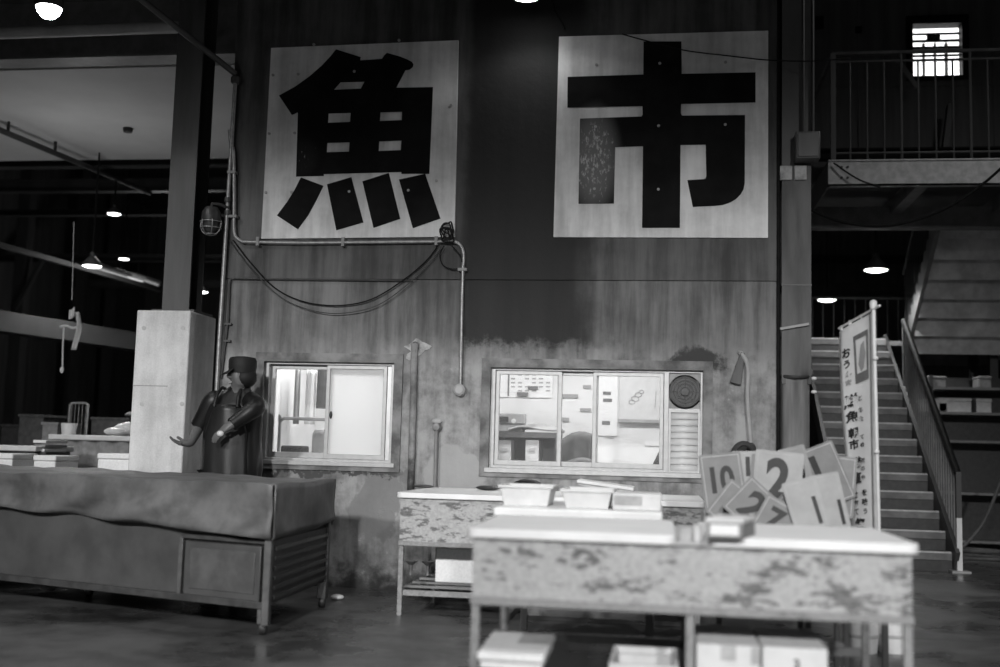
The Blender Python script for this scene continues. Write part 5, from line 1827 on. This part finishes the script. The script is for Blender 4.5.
number_plate('tall pale plate rightmost, next to the banner', 831, 508, .17, .38, -2.2, -.2, '1', .2, .15, mt='plate2', tx=.05, ty=-.03, bold=.0)

# ================================================================== BANNER
YP = -1.5
top = at(873.5, 309, YP)
bot = at(879, 528, YP)
t = thing('nobori_banner', 'tall white vertical banner with black lettering on a leaning pole', 'banner', (bot.x, YP, 0))
d = (top - bot) / (top.z - bot.z)
foot = bot + d * (0 - bot.z)
MB().tube([foot, top + d * .05], .011, 10).build('pole', M['white'], t)
MB().lathe([(.0, .03), (.02, .02), (.024, 0), (.02, -.03), (.014, -.035)], top + d * .03, 12).build('pole_cap', M['white'], t)
tl = at(840, 328, YP + .38)
ext = top + (top - tl) * .17
MB().tube([tl - (top - tl) * .03 + Vector((0, 0, .0)), ext], .008, 8).build('crossbar', M['white'], t)
TLc = at(839.5, 332, YP + .38)
TRc = at(875.5, 310, YP + .0)
BLc = at(849.5, 530, YP + .26)
BRc = at(878.5, 530, YP + .0)
BLc = BLc + (BLc - TLc) * .25
BRc = BRc + (BRc - TRc) * .25


def ban(u, v, d=0.):
    a = TLc.lerp(TRc, u)
    b = BLc.lerp(BRc, u)
    p = a.lerp(b, v)
    nrm = (TRc - TLc).cross(BLc - TLc).normalized()
    if nrm.y > 0:
        nrm = -nrm
    wob = .012 * math.sin(u * 5 + v * 6) * (1 - u)
    return p + nrm * (d + wob)


MB().grid(lambda u, v: ban(u, v), 10, 40).build('cloth', M['bannercloth'], t, solid=.003)
MB().grid(lambda u, v: ban(.84 + .16 * u, v, .004), 2, 40).build('pole_sleeve', M['card'], t, solid=.003)
for u in (.06, .33, .62, .9):
    p, q = ban(u, 0), tl.lerp(top, u)
    MB().bar(p, q + Vector((0, 0, .01)), .03, .006).build('loop_tie', M['bannercloth'], t)
# the framed mark
fr = MB().prism([[(.42, .055), (.80, .055), (.80, .24), (.42, .24)], [(.47, .072), (.75, .072), (.75, .205), (.47, .205)]], lambda u, v, d: ban(u, v, .005 + d), 0, .002)
fr.build('printed_frame', M['inkgrey'], t)
mk = MB()
mk.prism([[(.52, .17), (.60, .10), (.68, .09), (.72, .14), (.66, .19), (.58, .2)]], lambda u, v, d: ban(u, v, .005 + d), 0, .002)
mk.build('printed_mark', M['ofgrey'], t)


def banner_text(txt, u, v, su, sv, mt='ink', bold=.03):
    m = text_mb(txt, lambda x, y, d: ban(u + x * su, v - y * sv, .006 + .001 * d), 1, bold)
    if m.v:
        m.build('printed_lettering', M[mt], t)


LH = .2
for txt, u, v, su, sv, mt in (('お', .22, .105, .24, .05, 'ink'), ('う', .22, .15, .22, .04, 'ink'), ('ん', .24, .19, .2, .03, 'ofgrey'), ('ま', .24, .225, .2, .03, 'ofgrey'),
                              ('鮮', .26, .30, .38, .06, 'ink'), ('魚', .28, .36, .36, .05, 'ink'), ('朝', .28, .425, .3, .045, 'ink'), ('市', .28, .47, .3, .045, 'ink'),
                              ('港', .34, .545, .34, .055, 'ink'), ('直', .34, .60, .34, .05, 'ink'), ('さ', .28, .665, .2, .028, 'ink'), ('せ', .28, .695, .2, .028, 'ink'), ('て', .29, .73, .2, .03, 'inkgrey'),
                              ('祭', .42, .785, .42, .07, 'ink'), ('り', .42, .83, .3, .04, 'ink'),
                              ('と', .52, .30, .15, .025, 'inkgrey'), ('れ', .53, .345, .15, .025, 'inkgrey'), ('た', .54, .38, .15, .025, 'inkgrey'), ('て', .55, .45, .15, .022, 'inkgrey'), ('の', .55, .48, .15, .022, 'ink'),
                              ('海', .56, .54, .15, .025, 'inkgrey'), ('の', .56, .57, .15, .022, 'inkgrey'), ('幸', .57, .605, .15, .025, 'inkgrey'), ('を', .60, .66, .2, .028, 'ink'), ('味', .61, .695, .2, .03, 'ink'), ('う', .62, .73, .18, .026, 'inkgrey')):
    banner_text(txt, u, v, su, sv * .9, mt)
for vv in (.18, .52, .83):
    p = ban(1.02, vv, .01)
    MB().ell(p, .018, .018, .014).build('pole_clip', M['white'], t)
# weighted base hidden behind the tables
MB().lathe([(.16, 0), (.17, .03), (.15, .07), (.03, .09), (.03, .16), (0, .16)], (foot.x, foot.y, 0), 20).build('base', M['darkgrey'], t)

# ================================================================== PERSON
def skin_obj(name, mat, verts, edges, radii, parent, root=0, sub=2, smooth=True):
    me = bpy.data.meshes.new(name)
    me.from_pydata([tuple(v) for v in verts], edges, [])
    o = bpy.data.objects.new(name, me)
    COL.objects.link(o)
    o.parent = parent
    me.materials.append(mat)
    me.skin_vertices.new() if hasattr(me.skin_vertices, 'new') and not me.skin_vertices else None
    md = o.modifiers.new('Skin', 'SKIN')
    md.use_smooth_shade = True
    sv = me.skin_vertices[0].data
    for i, r in enumerate(radii):
        rr = r if isinstance(r, tuple) else (r, r)
        sv[i].radius = rr
        sv[i].use_root = (i == root)
    s = o.modifiers.new('Sub', 'SUBSURF')
    s.levels = sub
    s.render_levels = sub
    return o


PY = -.45
PX = at(232, 440, PY).x
P0 = Vector((PX, PY, 0))
person = thing('person', 'person in a dark cap, jacket and apron beside the pedestal, hand held out', 'person', P0)
V_, E_, R_ = [], [], []


def jv(p, r, par=None):
    V_.append(Vector(p) - P0)
    R_.append(r)
    if par is not None:
        E_.append((par, len(V_) - 1))
    return len(V_) - 1


hz = at(243.5, 375, PY)
HZ = hz.z - 1.635
pel = jv((PX, PY, .93), (.12, .11))
bel = jv((PX - .005, PY, 1.08), .11, pel)
che = jv((PX + .0, PY + .0, 1.27), .105, bel)
upc = jv((PX + .01, PY + .0, 1.40), .085, che)
nek = jv((PX + .035, PY - .02, 1.50), (.055, .06), upc)
hd0 = jv((hz.x - .012, PY - .055, 1.575 + HZ), (.066, .075), nek)
hd1 = jv((hz.x - .004, PY - .045, 1.645 + HZ), (.077, .092), hd0)
hd2 = jv((hz.x + .006, PY - .03, 1.70 + HZ), (.066, .080), hd1)
nose = jv((hz.x - .095, PY - .105, 1.615 + HZ), .012, hd1)
for sx in (-1, 1):
    jv((hz.x + .085 * sx, PY - .02 - .02 * sx, 1.635 + HZ), .014, hd1)
# legs
for sx in (-1, 1):
    hp = jv((PX + .1 * sx, PY, .88), .095, pel)
    kn = jv((PX + .11 * sx, PY - .02, .49), .062, hp)
    an = jv((PX + .115 * sx, PY + .02, .09), .042, kn)
    jv((PX + .13 * sx, PY - .12, .045), .038, an)


def hand(wrist, dirv, palmn, par, side, curl=.5):
    """palm and five fingers from the wrist along dirv; palmn is the palm's facing"""
    dirv = Vector(dirv).normalized()
    palmn = Vector(palmn).normalized()
    lat = dirv.cross(palmn).normalized() * side
    w_ = Vector(wrist)
    pm = jv(w_ + dirv * .055, (.034, .02), par)
    for k, (o, L, r) in enumerate(((.028, .072, .0095), (.01, .08, .0098), (-.009, .075, .0095), (-.027, .06, .0085))):
        kn_ = jv(w_ + dirv * .092 + lat * o, .0105, pm)
        a1 = jv(w_ + dirv * (.092 + L * .5) + lat * o * 1.1 + palmn * L * .16 * curl * 2, r, kn_)
        jv(w_ + dirv * (.092 + L * .78) + lat * o * 1.1 + palmn * L * .5 * curl * 2, r * .85, a1)
    th = jv(w_ + dirv * .045 + lat * .04 + palmn * .012, .012, pm)
    jv(w_ + dirv * .085 + lat * .058 + palmn * .03, .0105, th)


shl = at(209, 399, PY)
elb = at(199, 427, PY + .03)
wri = at(190, 444.5, PY - .22)
s1 = jv((shl.x + .03, PY, 1.42), .066, upc)
e1 = jv(elb, .046, s1)
wr1 = jv(wri, .031, e1)
hdir = Vector(at(173, 442, PY - .32)) - Vector(wri)
hand(wri, hdir, (0.1, -.35, .9), wr1, 1, .45)
shr = at(255, 397, PY)
elr = at(256, 407, PY - .2)
wrr = at(230, 426, PY - .32)
s2 = jv((shr.x - .02, PY, 1.43), .066, upc)
e2 = jv(elr, .05, s2)
wr2 = jv(wrr, .033, e2)
hdir2 = Vector(at(219, 434, PY - .33)) - Vector(wrr)
hand(wrr, hdir2, (-.2, .5, -.7), wr2, -1, .5)
body = skin_obj('body', M['skin'], V_, E_, R_, person)
# eyes and mouth on the turned face
fdir = Vector((-.84, -.5, -.2)).normalized()
sd = Vector((.51, -.86, 0))
hc = Vector((hz.x - .004, PY - .045, 1.645 + HZ))
for s_ in (-1, 1):
    MB().ell(hc + fdir * .088 + sd * .03 * s_ + Vector((0, 0, .008)), .011, .011, .008).build('eye', M['ink'], person)
MB().ell(hc + fdir * .082 + Vector((0, 0, -.062)), .024, .012, .006, rot=(0, 0, -1.03)).build('mouth', M['cardgrey'], person)
# cap with brim and hair
mb = MB()
hcap = hc + Vector((.006, .012, .045))
for_ = []
mb.lathe([(.1, -.045), (.106, 0), (.106, .05), (.094, .074), (.05, .082), (0, .084)], hcap, 24)
mb.build('cap', M['hair'], person)
bp = MB().grid(lambda u, v: hcap + Vector((0, 0, .0)) + (fdir * (.085 + .075 * v * (1 - (2 * u - 1) ** 2 * .5)) + sd * (u - .5) * .19) * 1 + Vector((0, 0, .0 - .03 * v)), 10, 4)
bp.build('cap_brim', M['hair'], person, solid=.006)
MB().ell(hc + Vector((.035, .012, -.03)), .085, .092, .082).build('hair', M['hair'], person)
# jacket (torso and sleeves)
jk = MB()
rings = ((.80, .225, .155, 0), (.90, .235, .16, 0), (1.02, .23, .155, 0), (1.15, .222, .145, 0), (1.28, .22, .138, .005), (1.38, .205, .125, .01), (1.44, .165, .10, .02), (1.485, .105, .085, .035), (1.52, .082, .08, .045))
NJ = 40


def torso(u, v):
    f = v * (len(rings) - 1)
    k = min(int(f), len(rings) - 2)
    f -= k
    z, rx, ry, ox = [p + (q - p) * f for p, q in zip(rings[k], rings[k + 1])]
    a = 2 * PI * u
    wr = 1 + (.04 * math.sin(a * 7 + z * 6) + .03 * math.sin(a * 12 - z * 9)) * (1 - v * .8)
    return Vector((PX + ox + rx * wr * math.cos(a), PY + ry * wr * math.sin(a), z))


jk.grid(torso, NJ, 24)
A0 = Vector((shl.x + .035, PY, 1.405))
jk.tube(smooth_path([A0 + Vector((.05, 0, .02)), A0, A0.lerp(elb, .5), A0.lerp(elb, .97)], 4), [.06, .068, .074, .078, .08, .08, .079, .078, .076, .074, .072, .071, .07], 14)
B0 = Vector((shr.x - .03, PY - .01, 1.41))
jk.tube(smooth_path([B0 + Vector((-.05, 0, .02)), B0, B0.lerp(elr, .5), elr, Vector(elr).lerp(wrr, .5), Vector(elr).lerp(wrr, .93)], 4), [.06, .068, .074, .078, .08, .08, .079, .078, .077, .076, .075, .074, .073, .07, .066, .063, .06, .057, .054, .052, .05], 14)
jk.build('jacket', M['cloth_dark'], person, ang=80)
# trousers / boots
def jj(p, r, par=None):
    JV.append(Vector(p) - P0)
    JR.append(r)
    if par is not None:
        JE.append((par, len(JV) - 1))
    return len(JV) - 1


JV, JE, JR = [], [], []
j0 = jj((PX, PY, .92), (.17, .135))
for sx in (-1, 1):
    hp = jj((PX + .1 * sx, PY, .8), .115, j0)
    kn = jj((PX + .11 * sx, PY - .02, .49), .09, hp)
    an = jj((PX + .115 * sx, PY + .02, .12), .075, kn)
    jj((PX + .13 * sx, PY - .13, .055), .055, an)
skin_obj('trousers', M['cloth_dark'], JV, JE, JR, person)
# apron
apz0, apz1 = .35, 1.38


def apron(u, v):
    wv = .16 + .03 * (1 - v)
    if v > .8:
        wv *= 1 - (v - .8) * 1.8
    x = (u - .5) * 2
    return Vector((PX + x * wv, PY - .182 + .055 * x * x + .008 * math.sin(u * 15 + v * 3) * (1 - v), apz0 + (apz1 - apz0) * v))


MB().grid(apron, 18, 24).build('apron', M['cloth_mid'], person, solid=.006)
for s_ in (-1, 1):
    MB().tube(smooth_path([Vector((PX + .09 * s_, PY - .165, 1.36)), Vector((PX + .085 * s_, PY - .13, 1.45)), Vector((PX + .075 * s_, PY - .04, 1.51)), Vector((PX + .06 * s_, PY + .09, 1.46))], 5), .013, 8).build('apron_strap', M['cloth_mid'], person)
# glove held in the folded hand
q = at(222, 433, PY - .34)
tag(MB().ell((q.x, q.y - .03, q.z - .005), .026, .022, .022).build('crumpled_cloth', M['white']), 'white crumpled cloth held in the folded hand of the person', 'cloth')

# ================================================================== LIGHT
def spot(x, y, z, power, ang=140, blend=.6, soft=.25, tx=None):
    l = bpy.data.lights.new('hall_light', 'SPOT')
    l.energy = power
    l.spot_size = math.radians(ang)
    l.spot_blend = blend
    l.shadow_soft_size = soft
    o = bpy.data.objects.new('hall_light', l)
    COL.objects.link(o)
    o.location = (x, y, z)
    if tx:
        o.rotation_euler = (Vector(tx) - Vector((x, y, z))).to_track_quat('-Z', 'Y').to_euler()
    return o


# shaded lamps of the auction hall, behind and above the camera (their shades cut off the top of the wall)
for x, y, z, p, tx, ang, bl in ((-5.6, -14., 5.0, 3100, (-4.3, -2.9, 0), 39.6, .66), (-1.0, -14.5, 5.0, 3500, (-.8, -3.2, 0), 39.6, .66), (3.2, -14., 5.0, 2700, (2.4, -2.4, 0), 42, .7)):
    spot(x, y, z, p, ang, bl, .25, tx)
# lamps straight over the tables and the tank
for x, y, z, p in ((.3, -4.0, 4.6, 140), (-1.8, -3.0, 4.6, 70), (4.2, -.6, 6.8, 260)):
    spot(x, y, z, p, 120 if z < 6 else 165, .8, .2)
spot(-8., -6., 5.2, 750, 46, .5, .25, (-6.2, 1.6, .8))  # extra fill added to brighten the draped table and boxes at far left
# near flood lamp at the top left and lamp over the boards
q = at(49, 8, -1.5)
spot(q.x, q.y, q.z - .06, 60, 150, .4, .1)
q = at(526, -3, -.45)
spot(q.x, q.y, q.z - .05, 8, 150, .5, .08)
